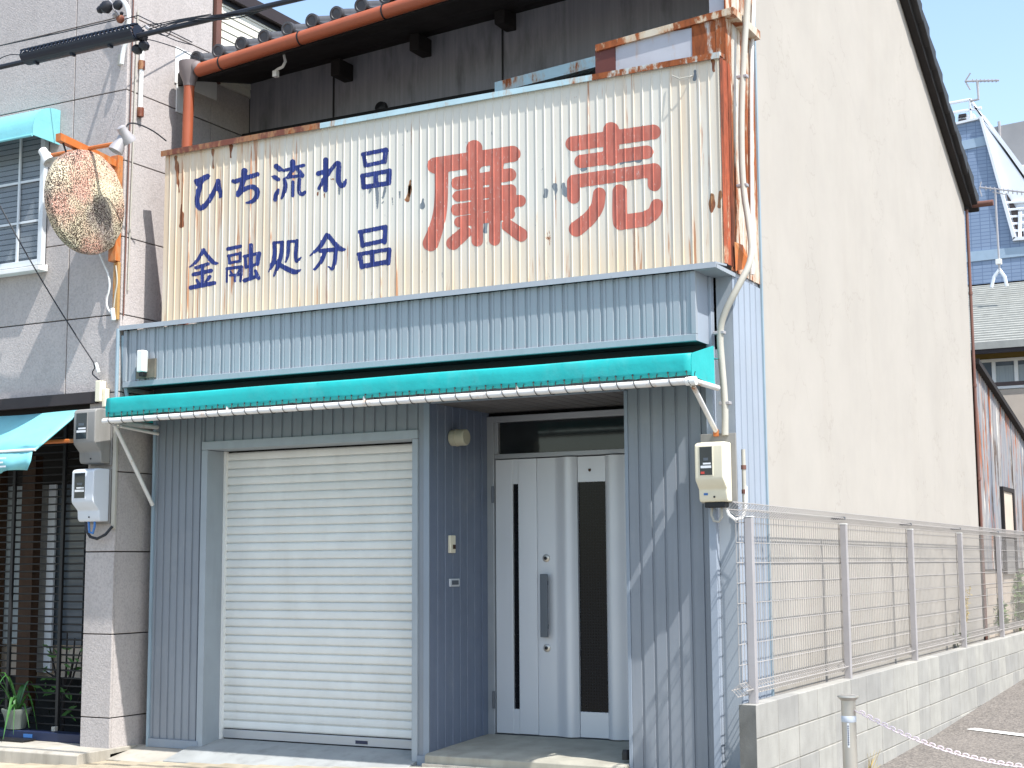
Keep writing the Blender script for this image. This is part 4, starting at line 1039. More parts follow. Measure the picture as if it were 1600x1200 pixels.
stp = Nb('entrance_step', M().prism([(-.62,-.2),(-.02,-.2),(-.02,.052),(-.60,.052),(-.62,.040)],'x',-7,-2.49), m_concrete, bevel=.006)
Nb('foot_plaster', M().prism([(YN-.02,-.1),(.30,-.1),(.30,.05),(YN-.02,.02)],'x',XN,XN+.03), m_concrete, bevel=.005)
Nb('end_beam', M().tube([(-4.5,-.62,2.27),(-2.72,-.42,2.27)],.016,8), m_bracket, smooth=True)

# awnings of the neighbour
wa = thing('window_awning', 'pale turquoise quarter round awning over the upstairs window of the stucco building', 'awning', (-3.9,YN,4.6))
arc = [(YN-.003-.275*math.sin(t)**.8 if t else YN-.003, 4.615+.265*math.cos(t)**.75 if t < 1.55 else 4.615) for t in [i*math.pi/2/10 for i in range(11)]]
obj('canopy', M().sheet([(y,z) for y,z in arc][::-1],'x',-4.75,-3.20), m_cyan, wa, smooth=True)
obj('end_cover', M().prism([(YN-.003,4.605)]+arc,'x',-3.199,-3.192), m_cyan, wa)
obj('end_cover', M().prism([(YN-.003,4.605)]+arc,'x',-4.758,-4.751), m_cyan, wa)
obj('bottom_bar', M().tube([(-4.75,YN-.28,4.612),(-3.195,YN-.28,4.612)],.010,8), m_cyan, wa, smooth=True)
na = thing('shopfront_awning', 'pale turquoise sloping awning with ragged valance above the barred shopfront', 'awning', (-3.9,YN-.2,2.3))
cm = M(); ys = [(-.36,2.50),(-.52,2.385),(-.66,2.285),(-.80,2.175)]
NXx = 30
for i in range(NXx+1):
    x = -5.2+(2.40)*i/NXx
    for k,(y,z) in enumerate(ys): cm.v.append((x,y,z-.012*math.sin(k/3*math.pi)+.004*math.sin(x*6+k)))
for i in range(NXx):
    for k in range(3): cm.f.append((i*4+k,i*4+k+1,(i+1)*4+k+1,(i+1)*4+k)[::-1])
c_ = obj('canopy', cm, m_cyan, na, smooth=True); sdm = c_.modifiers.new('thick','SOLIDIFY'); sdm.thickness = .003
vm = M()
for i in range(41):
    x = -5.2+(2.375)*i/40
    vm.v += [(x,-.803-.006*math.sin(x*11),2.172),(x+.012,-.815-.03*math.sin(x*9+1)**2,2.10),(x+.02*math.sin(x*7),-.80-.05*math.sin(x*13)**2,2.02+.02*math.sin(x*8))]
for i in range(40):
    for k in range(2): vm.f.append((i*3+k,(i+1)*3+k,(i+1)*3+k+1,i*3+k+1)[::-1])
c_ = obj('valance', vm, m_cyan, na, smooth=True); sdm = c_.modifiers.new('thick','SOLIDIFY'); sdm.thickness = .002
a = onY(8,722,-.84)
for k, (dx, wd_) in enumerate(((0,.10),(0,.07),(.02,.08))): obj('printed_line', M().box(a.x-.06+dx,a.x-.06+dx+wd_,-.872,-.870,a.z+.02-.03*k,a.z+.032-.03*k), m_labelw, na)
obj('front_bar', M().tube([(-5.2,-.80,2.180),(-2.80,-.80,2.180)],.010,8), m_white, na, smooth=True)
obj('side_arm', M().tube([(-2.805,-.36,2.5),(-2.805,-.80,2.18)],.009,8), m_cyan, na, smooth=True)

# potted plant behind the step
pc = onY(22,1134,-.12); pp = thing('potted_plant', 'green strap leaved plant in a grey green pot at the foot of the barred shopfront', 'potted plant', (pc.x,-.10,.05))
obj('pot', M().lathe([(.07,0),(.095,.10),(.112,.135),(.112,.15),(.10,.15),(.095,.12),(.0,.12)],(pc.x,-.10,.125),(0,0,1),20), m_pot, pp, smooth=True)
random.seed(3)
def strap(base, ang, reach, rise, drop, w):
    m = M(); n = 9; ca, sa = math.cos(ang), math.sin(ang)
    for i in range(n+1):
        t = i/n; r = reach*t; z = rise*math.sin(min(1,t*1.5)*math.pi/2)-drop*max(0,t-.35)**1.6*2.2
        ww = w*(.5+.5*math.sin(math.pi*min(1,t+.25)))*(1-t**3*.9)
        c = Vector((base[0]+ca*r, base[1]+sa*r, base[2]+z)); s = Vector((-sa,ca,0))*ww
        m.v += [tuple(c-s+Vector((0,0,ww*.35))), tuple(c), tuple(c+s+Vector((0,0,ww*.35)))]
    for i in range(n):
        for k in range(2): m.f.append((i*3+k,i*3+k+1,i*3+k+4,i*3+k+3))
    return m
for i in range(11):
    an = random.uniform(0,6.28); 
    obj('leaf', strap((pc.x+random.uniform(-.03,.03),-.10,.24), an, random.uniform(.15,.32), random.uniform(.12,.38), random.uniform(.05,.3), random.uniform(.010,.018)), m_leaf, pp, smooth=True)
obj('leaf', strap((pc.x+.03,-.12,.24), R(-65), .26, .10, .24, .022), m_leaf, pp, smooth=True)
obj('leaf', strap((pc.x+.03,-.12,.24), R(-10), .16, .10, .18, .014), m_leaf, pp, smooth=True)
bx = onY(100,1060,.15); bp = thing('bare_shrub', 'dark branching shrub behind the grille of the shopfront', 'plant', (bx.x,.15,.1))
br = M()
for (dx, z0_, tx, tz) in ((0,.3,-.16,.72),(0,.3,.02,.85),(0,.35,.16,.70),(-.05,.48,-.22,.55),(.06,.5,.10,.8),(0,.2,.22,.42)):
    br.tube([(bx.x+dx,.15,z0_),(bx.x+dx+(tx-dx)*.5,.16,z0_+(tz-z0_)*.4),(bx.x+tx,.15,tz)],[.012,.009,.005],6)
br.tube([(bx.x,.15,.06),(bx.x,.15,.5)],.014,6)
obj('branches', br, m_wood, bp, smooth=True)
lm = M()
for i in range(40):
    a = random.uniform(0,6.28); c = Vector((bx.x+random.uniform(-.25,.2),.15+random.uniform(-.08,.08),random.uniform(.2,.75))); d = Vector((math.cos(a),.3*math.sin(a),random.uniform(-.6,.6))).normalized()*.05; s = d.cross(Vector((0,1,.2))).normalized()*.014
    lm.add([tuple(c-d),tuple(c+s),tuple(c+d),tuple(c-s)],[(0,1,2,3)])
obj('leaves', lm, m_leaf, bp)

# ------------------------------------------------------------------ projecting round sign and its bracket
def speckle():
    m = Mat('speckled round sign face'); X, Y, Z = m.xyz()
    n = m.noise(105, 2, rough=.9); n2 = m.noise(3.2, 3); n3 = m.noise(2.6, 2, off=(4,1,2))
    c = m.mix(m.ramp(n2, .42, .58), srgb(222,170,150), srgb(236,222,188))
    c = m.mix(m.ramp(n3, .52, .66), c, srgb(150,140,134))
    c = m.mix(m.ramp(m.math('ADD', n, m.math('MULTIPLY', m.noise(2.2,2,off=(7,7,1)), .25)), .605, .63), c, srgb(50,32,22))
    c = m.mix(m.ramp(m.noise(110,2,rough=.9,off=(3,3,3)), .60, .63), c, srgb(240,228,204))
    return m.out(c, .5, 0, .4)
m_postlow = rusty('ochre corroded post', srgb(176,138,84), .5, 21, (.30,.12,.03), sz=1)
rs = thing('round_projecting_sign', 'round speckled cream and pink sign hanging from an orange steel bracket on the stucco corner', 'sign', (-2.58,-.55,3.67))
sx = -2.575
a1 = onX(135,316,sx); rr = .388
obj('sign_disc', M().lathe([(.0,-.075),(.20,-.07),(rr-.05,-.055),(rr-.008,-.035),(rr,0),(rr-.008,.035),(rr-.05,.055),(.20,.07),(.0,.075)],(sx,a1.y,a1.z),(1,0,0),56), speckle(), rs, smooth=True)
zt_ = onX(197,262,sx).z
obj('bracket_arm', M().hexa([(sx-.026,-.90,zt_+.03),(sx+.026,-.90,zt_+.03),(sx+.026,YN-.03,zt_-.03),(sx-.026,YN-.03,zt_-.03)],[(sx-.026,-.90,zt_+.085),(sx+.026,-.90,zt_+.085),(sx+.026,YN-.03,zt_+.025),(sx-.026,YN-.03,zt_+.025)]), m_bracket, rs, fix=True)
obj('bracket_post', M().box(sx-.03,sx+.045,YN-.058,YN-.003,3.61,4.42), m_bracket, rs, bevel=.004)
obj('bracket_post', M().box(sx+.0,sx+.05,YN-.030,YN-.003,3.17,3.606), m_postlow, rs, bevel=.003)
cb0 = onY(80,243,-.62); cb1 = onY(178,225,-.62)
obj('cross_bar', M().tube([tuple(cb0),tuple(cb1)],.016,8), m_bracket, rs, smooth=True)
for y in (-.86,-.40): obj('hanger_rod', M().tube([(sx,y,zt_+.04),(sx,a1.y+(y-a1.y)*.75,a1.z+rr*.72)],.007,6), m_black, rs, smooth=True)
def flood(p, d, name, big, mt):
    d = Vector(d).normalized()
    o_ = obj(name, M().lathe([(.018,-.08*big),(.034,-.07*big),(.040*big,-.02),(.058*big,.03),(.062*big,.06),(.056*big,.062),(.03,.03)],p,d,18), mt, rs, smooth=True)
    return o_
flood(cb0+Vector((-.05,.0,.0)), (.6,.1,-.8), 'floodlight', .9, m_white)
flood(cb1+Vector((.05,.0,-.01)), (-.3,-.3,-.9), 'floodlight', .9, m_galv)
flood(cb1+Vector((.09,.02,.06)), (.1,.5,-.6), 'floodlight', .9, m_galv)
obj('lamp_lead', M().tube(smoothpath([cb1+Vector((.08,.02,.10)),cb1+Vector((.10,.05,.17)),cb1+Vector((.17,.2,.14)),cb1+Vector((.2,.33,.08))]),.006,6), m_cable, rs, smooth=True)
# conduits and wires on the corner
cc = thing('corner_conduit', 'thin pinkish conduit running down the corner of the stucco building', 'conduit', (XN,YN,3.2))
obj('pipe_run', M().tube([(XN+.018,YN+.03,6.2),(XN+.018,YN+.03,4.9),(XN+.012,YN+.02,3.2)],.0055,6), m_brown, cc, smooth=True)
obj('pipe_run', M().tube([(XN+.016,YN+.085,5.6),(XN+.010,YN+.06,3.4)],.006,6), m_conduit, cc, smooth=True)
wc = thing('white_conduit', 'white conduit stub with rusty ends on the side wall of the stucco building', 'conduit', (XN,0,5))
a = onX(222,75,XN+.02); b = onX(218,182,XN+.02)
obj('pipe_run', M().tube([(XN+.02,a.y,a.z),(XN+.02,a.y-.005,b.z+.06)],.018,10), m_white, wc, smooth=True)
for z in ((a.z+b.z)/2+.10, b.z): obj('rusty_collar', M().tube([(XN+.02,a.y,z),(XN+.02,a.y,z+.07)],.026,10), m_rustcap, wc, smooth=True)
dc = thing('lower_conduits', 'pair of pale blue conduits at the left end of the blue fascia', 'conduit', (XN,YN,2))
p = [onY(a_,b_,-.27) for a_,b_ in ((180,520),(186,570),(190,640))]
obj('pipe_run', M().tube([(-2.500,-.265,3.05),(-2.500,-.25,2.75),(-2.47,-.2,2.45)],.016,8), m_conduitblue, dc, smooth=True)
obj('pipe_run', M().tube([(XN+.0,YN-.02,3.1),(XN+.0,YN-.02,2.45)],.014,8), m_conduitblue, dc, smooth=True)
dt = thing('cable_duct', 'white square cable duct beside the two meters on the pillar corner', 'duct', (XN,YN,1.6))
obj('duct_run', M().box(XN-.018,XN+.016,YN-.024,YN-.002,1.62,2.50), m_conduit, dt, bevel=.003)
ib = thing('cable_terminal', 'cream plastic cable terminal box above the grey meter on the pillar', 'junction box', (-2.62,YN,2.55))
a = onY(158,595,YN-.04); b = onY(158,632,YN-.04)
obj('box', M().box(a.x-.03,a.x+.02,YN-.07,YN-.003,b.z+.02,a.z), m_cream, ib, bevel=.006)
obj('box', M().box(a.x+.022,a.x+.055,YN-.05,YN-.003,b.z-.02,a.z-.06), m_cream, ib, bevel=.006)
dw = thing('drop_wire', 'thin black wire slanting down the stucco wall to the cream terminal box', 'wire', (-3.2,YN,3))
q0 = onY(-30,265,-.55); q1 = onY(150,572,YN-.05)
pts_ = [q0+(q1-q0)*t+Vector((0,0,-.05*math.sin(math.pi*t))) for t in [i/12 for i in range(13)]]
obj('wire_run', M().tube(smoothpath(pts_+[onY(143,583,YN-.05),onY(150,590,YN-.05),onY(158,596,YN-.06)],1),.0055,6), m_cable, dw, smooth=True)
obj('insulator', M().tube([q1-Vector((0,0,-.02)),q1+Vector((.03,0,-.05))],.012,8), m_white, dw, smooth=True)
sc_ = thing('sign_cables', 'white twisted cables hanging below the orange sign bracket', 'cable', (sx,YN,3.4))
obj('cable_run', M().tube(smoothpath([onY(a_,b_,YN-.03) for a_,b_ in ((155,395),(162,412),(170,430),(172,450),(166,470),(168,482),(174,490))]),.007,6), m_white, sc_, smooth=True)
obj('cable_run', M().tube(smoothpath([onY(a_,b_,YN-.03) for a_,b_ in ((181,415),(184,440),(180,460),(178,480))]),.006,6), m_conduit, sc_, smooth=True)
obj('gland', M().tube([onY(176,482,YN-.03),onY(178,500,YN-.03)],.018,10), m_white, sc_, smooth=True)
# overhead cable with perforated cover
lead = thing('service_wire', 'loose thin wires curling from the splice to the roof corner', 'wire', (-2,-1,4.8))
for w_ in ([(216,46),(232,38),(252,36),(268,48),(262,58),(240,50),(228,42)],[(214,60),(236,62),(262,70),(280,76),(300,88),(318,94)],[(226,40),(250,52),(275,64),(300,70)],[(230,42),(260,34),(300,27),(330,22)],[(-5,95),(6,88),(22,84),(40,88)]):
    obj('wire_run', M().tube(smoothpath([onY(a_,b_,-1.3) for a_,b_ in w_]),.0035,5), m_cable, lead, smooth=True)
obj('insulator', M().tube([onY(229,42,-1.3),onY(234,46,-1.3)],.013,8), m_galv, lead, smooth=True)
oc = thing('overhead_cable', 'black overhead cable with thin lashing wires crossing the upper left corner', 'cable', (-1.5,-1.5,4.7))
def cz(x): return 4.742+.0035*(x+1)**2*.25
obj('cable_run', M().tube([(x,-1.5,cz(x)) for x in np.linspace(-20,20,60)],.017,8), m_cable, oc, smooth=True)
lw = M()
for k in range(3):
    lw.tube([(x,-1.5+.03*math.cos(x*(5+k)+k),cz(x)+.018+.028*math.sin(x*(4.2+1.3*k)+k)-.01*k) for x in np.linspace(-1.2,6,90)],.0038,5)
lw.tube([(x,-1.47,cz(x)+.03+.004*math.sin(x*3)) for x in np.linspace(-1.3,8,40)],.003,5)
obj('lashing_wire', lw, m_cable, oc, smooth=True)
cx0, cx1 = -2.272, -1.292
pc_ = thing('cable_cover', 'long dark perforated splice cover clipped on the overhead cable', 'cable cover', (-1.8,-1.5,4.72))
rc = .070; zc = 4.785; yc = -1.5
trough = [(yc+rc*math.sin(R(t)), zc-.012-rc*.80*math.cos(R(t))) for t in range(-88,89,16)]
inn = [(yc+(rc-.006)*math.sin(R(t)), zc-.012-(rc-.006)*.80*math.cos(R(t))) for t in range(88,-89,-16)]
obj('trough', M().prism(trough+inn,'x',cx0,cx1), m_cablebox, pc_, fix=True)
rib = None
for i in range(28):
    x = cx0+.012+(cx1-cx0-.024)*i/27
    if i % 11 in (0,): wdt = .018
    else: wdt = .0055
    p = [(x,yc-rc+.002,zc-.012)]+[(x,yc+(rc-.003)*math.sin(R(t)),zc-.012+(rc-.003)*.75*math.cos(R(t))) for t in range(-85,86,17)]
    c = M().tube(p,.006,4)
    if rib is None: rib = obj('rib', c, m_cablebox, pc_); rb_ = wloc(rib); rx = x
    else: dup(rib, (rb_.x+x-rx,rb_.y,rb_.z), pc_)
for t in (-58,0,58): obj('rail', M().box(cx0,cx1,yc+rc*math.sin(R(t))-.005,yc+rc*math.sin(R(t))+.005,zc-.012+rc*.75*math.cos(R(t))-.006,zc-.012+rc*.75*math.cos(R(t))+.003), m_cablebox, pc_)
for x in (cx0-.004,cx1): obj('end_plate', M().tube([(x,yc,zc-.018),(x+.004,yc,zc-.018)],.046,14), m_cablebox, pc_, smooth=True)
for dx, dz in ((-.02,-.115),(.035,-.10),(.02,-.04)): obj('cable_clamp', M().lathe([(.014,-.03),(.034,-.018),(.036,.012),(.02,.03)],(cx1-.015+dx,-1.46,zc+dz),(.3,0,1),12), m_cable, pc_, smooth=True)
for i in range(3): obj('clip', M().box(cx0+.08+i*.33,cx0+.10+i*.33,yc-.02,yc+.02,zc-.080,zc-.060), m_cablebox, pc_, bevel=.004)
# service bracket with insulators at the top left
sb = thing('service_bracket', 'service entry bracket with black clamps and a brown insulator high on the stucco wall', 'bracket', (-2.7,-.4,5.4))
def blob(px, py, y, r, mt, name):
    q = onY(px,py,y); obj(name, M().lathe([(r*.4,-r),(r,-r*.5),(r,r*.4),(r*.5,r)],q,(.7,0,.5),12), mt, sb, smooth=True)
blob(166,11,-.6,.045,m_cable,'clamp'); blob(157,15,-.6,.028,m_cable,'clamp'); blob(184,8,-.55,.035,m_cable,'clamp'); blob(188,30,-.5,.03,m_rustcap,'insulator'); blob(180,24,-.5,.02,m_galv,'insulator'); blob(190,21,-.48,.014,m_cable,'insulator')
obj('strap', M().tube([onY(168,-6,-.55),onY(178,14,-.52),onY(190,32,-.5)],.010,6), m_galv, sb, smooth=True)
obj('arm', M().tube([onY(190,32,-.5),onY(196,30,YN-.003)],.012,6), m_galv, sb, smooth=True)
obj('conduit', M().tube(smoothpath([onY(a_,b_,-.34) for a_,b_ in ((182,-20),(190,-2),(199,10),(202,25),(200,60),(192,80),(190,100))]),.017,8), m_white, sb, smooth=True)
rsn = onY(191,110,YN-.02)
obj('rusty_stub', M().tube([onY(188,85,YN-.02),onY(186,102,YN-.02)],.014,8), m_conduit, sb, smooth=True)
tw_ = thing('telephone_wire', 'thin wire running along the top joint of the stucco wall', 'wire', (-3.2,-.4,5.3))
obj('wire_run', M().tube([onY(-40,80,-.5),onY(100,50,-.5),onY(181,31,-.5)],.0045,5), m_cable, tw_, smooth=True)
obj('wire_run', M().tube([onY(195,30,-.5),onY(216,24,-.5),onX(300,66,XN+.04)],.0045,5), m_cable, tw_, smooth=True)
st_ = M()
# ------------------------------------------------------------------ block wall and mesh fence on the right
BX0, BX1, BT = 2.272, 2.372, .556
bw = thing('block_wall', 'low grey concrete block wall along the parking lot beside the beige house', 'wall', (2.32,-.398,-.2))
obj('mortar_core', M().box(BX0+.004,BX1-.004,-.394,14.35,-.3,BT-.004), m_mortar, bw)
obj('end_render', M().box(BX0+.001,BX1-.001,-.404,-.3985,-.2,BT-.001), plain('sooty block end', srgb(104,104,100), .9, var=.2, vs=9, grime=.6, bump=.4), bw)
blk = None
for c_i in range(4):
    z1 = BT-c_i*.190
    for i in range(37):
        y0 = -.398+i*.398
        if blk is None:
            blk = obj('concrete_block', M().box(BX0,BX1,y0,y0+.391,z1-.184,z1), m_block, bw, bevel=.004, seg=1); kb = wloc(blk)
        else: dup(blk, (kb.x+random.uniform(-.0015,.0015), kb.y+i*.398, kb.z-c_i*.190), bw)
fence = thing('mesh_fence', 'pale steel wire mesh fence with square posts standing on the low block wall', 'fence', (2.3,-.3,BT))
PY = [-.298+2*i for i in range(7)]; PXC = 2.325
post = None
for y in PY:
    if post is None:
        post = obj('post', M().box(PXC-.0225,PXC+.0225,y-.0225,y+.0225,BT-.002,1.604), m_galv, fence, bevel=.004, seg=1); kp = wloc(post)
    else: dup(post, (kp.x,kp.y+y-PY[0],kp.z), fence)
cap0 = None
for y in PY:
    if cap0 is None: cap0 = obj('post_cap', M().box(PXC-.0235,PXC+.0235,y-.0235,y+.0235,1.6045,1.612), m_white, fence, bevel=.002, seg=1); kc = wloc(cap0)
    else: dup(cap0, (kc.x,kc.y+y-PY[0],kc.z), fence)
FXm = 2.290; ZT, ZB_ = 1.690, .600
wirep = [(.0,1.612),(.045,1.648),(-.01,ZT),(-.048,1.650),(-.004,1.618)]
wireb = [(.0,.672),(.042,.636),(-.01,ZB_),(-.044,.635),(-.004,.668)]
def panel(y0, y1):
    m = M(); n = int(round((y1-y0)/.05))
    for i in range(n+1):
        y = y0+.012+(y1-y0-.024)*i/n
        p = [(FXm+wireb[4][0],y,wireb[4][1]),(FXm+wireb[3][0],y,wireb[3][1]),(FXm+wireb[2][0],y,wireb[2][1]),(FXm+wireb[1][0],y,wireb[1][1]),(FXm,y,.672),(FXm,y,1.612)]+[(FXm+a,y,b) for a,b in wirep[1:]]
        m.tube(p,.0027,4)
    zs = [1.612,.672]+[1.575-.1145*k for k in range(8)]
    for z in zs: m.tube([(FXm+.004,y0,z),(FXm+.004,y1,z)],.0026,5)
    for a, b in wirep[1:4]+wireb[1:4]: m.tube([(FXm+a,y0,b),(FXm+a,y1,b)],.0036,5)
    return m
w0 = None
y00 = -.44
pan = [(-.44,1.70)]+[(1.70+2*i,3.70+2*i) for i in range(5)]
for i, (a, b) in enumerate(pan):
    if i == 0: obj('wire_panel', panel(a,b), m_wire, fence)
    elif w0 is None: w0 = obj('wire_panel', panel(a,b), m_wire, fence); kw = wloc(w0); ky = a
    else: dup(w0, (kw.x,kw.y+a-ky,kw.z), fence)
for a, b in pan[1:]:
    obj('clip', M().box(FXm-.05,FXm+.05,a-.012,a+.012,1.640,1.66), m_alud, fence, bevel=.003)
random.seed(11)
# ------------------------------------------------------------------ bollard and chain
bo = thing('steel_bollard', 'stainless steel bollard with flat cap and white sticker holding the pink chain', 'bollard', (2.955,-.62,-.13))
c0 = onY(1325,1088,-.62); bxx, bzz = c0.x, c0.z
obj('post', M().lathe([(.038,0),(.038,bzz+.12)],(bxx,-.62,-.13),(0,0,1),28), m_steel, bo, smooth=True)
obj('cap', M().lathe([(.040,-.02),(.048,-.012),(.056,-.003),(.055,.004),(.04,.008),(.0,.009)],(bxx,-.62,bzz),(0,0,1),28), m_steel, bo, smooth=True)
bz1 = onY(1325,1123,-.62).z
obj('reflective_band', M().lathe([(.0385,-.016),(.0395,-.014),(.0395,.014),(.0385,.016)],(bxx,-.62,bz1),(0,0,1),28), m_whiteplastic, bo, smooth=True)
s1, s0_ = onY(1325,1130,-.66).z, onY(1325,1168,-.66).z
vd = Vector((CP.x-bxx, CP.y+.62)).normalized(); an0 = math.atan2(vd.y, vd.x)
stk = M(); 
for i in range(5):
    an = an0-.12+(.30)*(i/4-.5)
    stk.v += [(bxx+.0392*math.cos(an),-.62+.0392*math.sin(an),s0_),(bxx+.0392*math.cos(an),-.62+.0392*math.sin(an),s1)]
stk.f = [(2*i,2*i+2,2*i+3,2*i+1) for i in range(4)]
obj('sticker', stk, m_labelw, bo)
for k in range(9):
    an = an0-.12; z = s1-.012-k*(s1-s0_-.02)/9
    p = Vector((bxx+.0398*math.cos(an),-.62+.0398*math.sin(an),z)); t = Vector((-math.sin(an),math.cos(an),0))*.0028
    obj('printed_mark', M().add([tuple(p-t),tuple(p+t),tuple(p+t-Vector((0,0,.008))),tuple(p-t-Vector((0,0,.008)))],[(0,1,2,3)]), m_labeld, bo)
cpts = [onY(a_,b_,-.62) for a_,b_ in ((1336.7,1111),(1375,1132),(1420,1152.5),(1465,1169),(1510,1184),(1555,1195),(1598,1198.6))]
fit = np.polyfit([p.x for p in cpts],[p.z for p in cpts],2)
xa = bxx+.05; xm = -fit[1]/(2*fit[0]); xb = max(2*xm-xa, xa+1.5)
ch = thing('plastic_chain', 'faded pink and white plastic chain sagging from the steel bollard', 'chain', (xa,-.62,.5))
def cf(x): return float(np.polyval(fit,x))
link = None; x = xa; i = 0; LL = .0215
while x < min(xb, xa+2.4):
    s = 2*fit[0]*x+fit[1]; an = math.atan(s)
    if link is None:
        pth_ = [(.0145*math.cos(t), 0, .0072*math.sin(t)) for t in [2*math.pi*k/12 for k in range(12)]]
        link = obj('chain_link', M().tube(pth_,.0036,6,closed=True), m_pink, ch, smooth=True); l = link
    else:
        l = link.copy(); COL.objects.link(l)
    l.location = Vector((x,-.62,cf(x)))-wloc(ch); l.rotation_euler = (R(0 if i%2 else 78), -an, 0)
    x += LL*math.cos(an); i += 1
b2 = thing('steel_bollard', 'second stainless steel bollard at the far end of the pink chain', 'bollard', (x+.045,-.62,-.13))
for o_ in list(bo.children):
    c = o_.copy(); COL.objects.link(c); c.parent = b2

# ------------------------------------------------------------------ weeds
def weed(name, label, px, py, y, n, h, mt, cat='weed'):
    b = onY(px,py,y); t = thing(name, label, cat, (b.x,y,b.z)); m = M()
    for k in range(n):
        a = random.uniform(0,6.28); rr = random.uniform(0,h*.6); z = random.uniform(.0,h)*(1-.5*rr/(h*.6))
        c = Vector((b.x+rr*math.cos(a)*.5, y+rr*math.sin(a)*1.6, b.z+z)); L = random.uniform(.03,.06)
        d = Vector((math.cos(a),math.sin(a),random.uniform(-.5,.8))).normalized()*L; s = d.cross(Vector((random.uniform(-1,1),random.uniform(-1,1),1))).normalized()*L*.42
        m.add([tuple(c-d),tuple(c+s),tuple(c+d),tuple(c-s)],[(0,1,2,3)])
    f = obj('leaves', m, mt, t)
    sm = M()
    for k in range(6): sm.tube([(b.x,y+random.uniform(-.1,.1),b.z-.15),(b.x+random.uniform(-.05,.05),y+random.uniform(-.3,.3),b.z+h*random.uniform(.5,.9))],.004,4)
    obj('stems', sm, mt, t)
weed('weed_clump','leafy green weeds behind the fence at the foot of the rusty shed',1556,982,8.6,520,.42,m_weed)
weed('weed_clump','taller leafy weeds at the right picture edge behind the fence',1594,968,9.9,620,.6,m_weed)
weed('weed_clump','low tuft of weeds behind the fourth fence post',1503,1003,6.1,60,.10,m_weed)
dg = onY(1507,1000,6.05); dgt = thing('dry_grass', 'tall dry grass stalks behind the fence near the beige wall corner', 'grass', (dg.x,6.05,dg.z))
m = M()
for k in range(7):
    tx = random.uniform(-.03,.05); ty = random.uniform(-.1,.35); hh = random.uniform(.35,.62)
    m.tube([(dg.x,6.05+random.uniform(-.03,.03),dg.z-.15),(dg.x+tx*.5,6.05+ty*.4,dg.z+hh*.6),(dg.x+tx,6.05+ty,dg.z+hh)],[.003,.0025,.0015],4)
    for q in range(26):
        t = random.uniform(.45,1); c = Vector((dg.x+tx*t+random.uniform(-.015,.015),6.05+ty*t+random.uniform(-.03,.03),dg.z+hh*t)); d = Vector((random.uniform(-1,1),random.uniform(-1,1),random.uniform(-.2,1))).normalized()*.018; s = d.orthogonal().normalized()*.005
        m.add([tuple(c-d),tuple(c+s),tuple(c+d),tuple(c-s)],[(0,1,2,3)])
obj('stalks', m, m_dry, dgt)
ft = thing('weed_tuft', 'tiny dry weed at the foot of the block wall beside the bollard', 'weed', (2.4,1.5,-.1))
m = M()
for k in range(14): m.tube([(2.39,1.9+random.uniform(-.06,.06),lz(1.9)),(2.40+random.uniform(0,.05),1.9+random.uniform(-.12,.12),lz(1.9)+random.uniform(.05,.16))],[.003,.001],4)
obj('blades', m, m_dry, ft)

# ------------------------------------------------------------------ rusty shed behind
shed = thing('rusty_shed', 'rusty corrugated metal shed on a block base behind the beige house', 'shed', (2.1,9,0))
HX = 2.15; p0 = onX(1523,573,HX); p1 = onX(1600,690,HX); sS = (p1.z-p0.z)/(p1.y-p0.y)
def top(y): return p0.z+sS*(y-p0.y)
YS0 = 7.78
for i in range(9):
    y0 = YS0+i*.70; y1 = y0+.70; pr_ = []; yy = y0
    while yy <= y1+.0005: pr_.append((HX+.009*math.cos((yy-y0)*2*math.pi/.0875)+.004*(i%2), yy)); yy += .0875/6
    m = M(); n = len(pr_)
    m.add([(a,b,1.255) for a,b in pr_]+[(a,b,top(b)) for a,b in pr_],[(k,k+1,n+k+1,n+k) for k in range(n-1)])
    obj('metal_sheet', m, m_rustwall, shed, smooth=True)
obj('shed_core', M().prism([(YS0,0),(14,0),(14,top(14)-.02),(YS0,top(YS0)-.02)],'x',.2,HX-.03), m_interior, shed)
obj('roof_edge', M().prism([(YS0-.08,top(YS0-.08)-.01),(14,top(14)-.01),(14,top(14)+.05),(YS0-.08,top(YS0-.08)+.05)],'x',.2,HX+.07), m_wood, shed)
wa_, wb_ = onX(1560,760,HX), onX(1578,760,HX); wz_ = 1.25
wn_ = obj('window', M().box(HX+.012,HX+.03,wa_.y,wb_.y,1.2,wa_.z), m_black, shed)
obj('frame', M().box(HX+.0305,HX+.05,wa_.y,wb_.y,wa_.z-.05,wa_.z), m_wood, wn_)
obj('frame', M().box(HX+.0305,HX+.05,wb_.y-.10,wb_.y,1.2,wa_.z-.051), m_wood, wn_)
obj('frame', M().box(HX+.0305,HX+.05,wa_.y,wa_.y+.05,1.2,wa_.z-.051), m_wood, wn_)
obj('pane', M().box(HX+.031,HX+.036,wa_.y+.051,wb_.y-.101,1.62,wa_.z-.051), m_pinkwall, wn_)
obj('pane', M().box(HX+.031,HX+.036,wa_.y+.051,wb_.y-.101,1.2,1.6), m_greyplastic, wn_)
obj('sheet_flap', M().box(HX+.01,HX+.02,YS0,14,1.245,1.262), m_wood, shed)
obj('base_mortar', M().box(HX-.1,HX-.006,YS0,14,-.2,1.243), m_mortar, shed)
fb0 = None
for c_i in range(7):
    for i in range(15):
        y0 = YS0+i*.398+(.199 if c_i%2 else 0); z1 = 1.243-c_i*.19
        if fb0 is None: fb0 = obj('base_block', M().box(HX-.09,HX,y0,y0+.391,z1-.184,z1), m_pinkwall, shed, bevel=.004, seg=1); kf = wloc(fb0); ky0 = y0
        else: dup(fb0, (kf.x,kf.y+y0-ky0,kf.z-c_i*.19), shed)

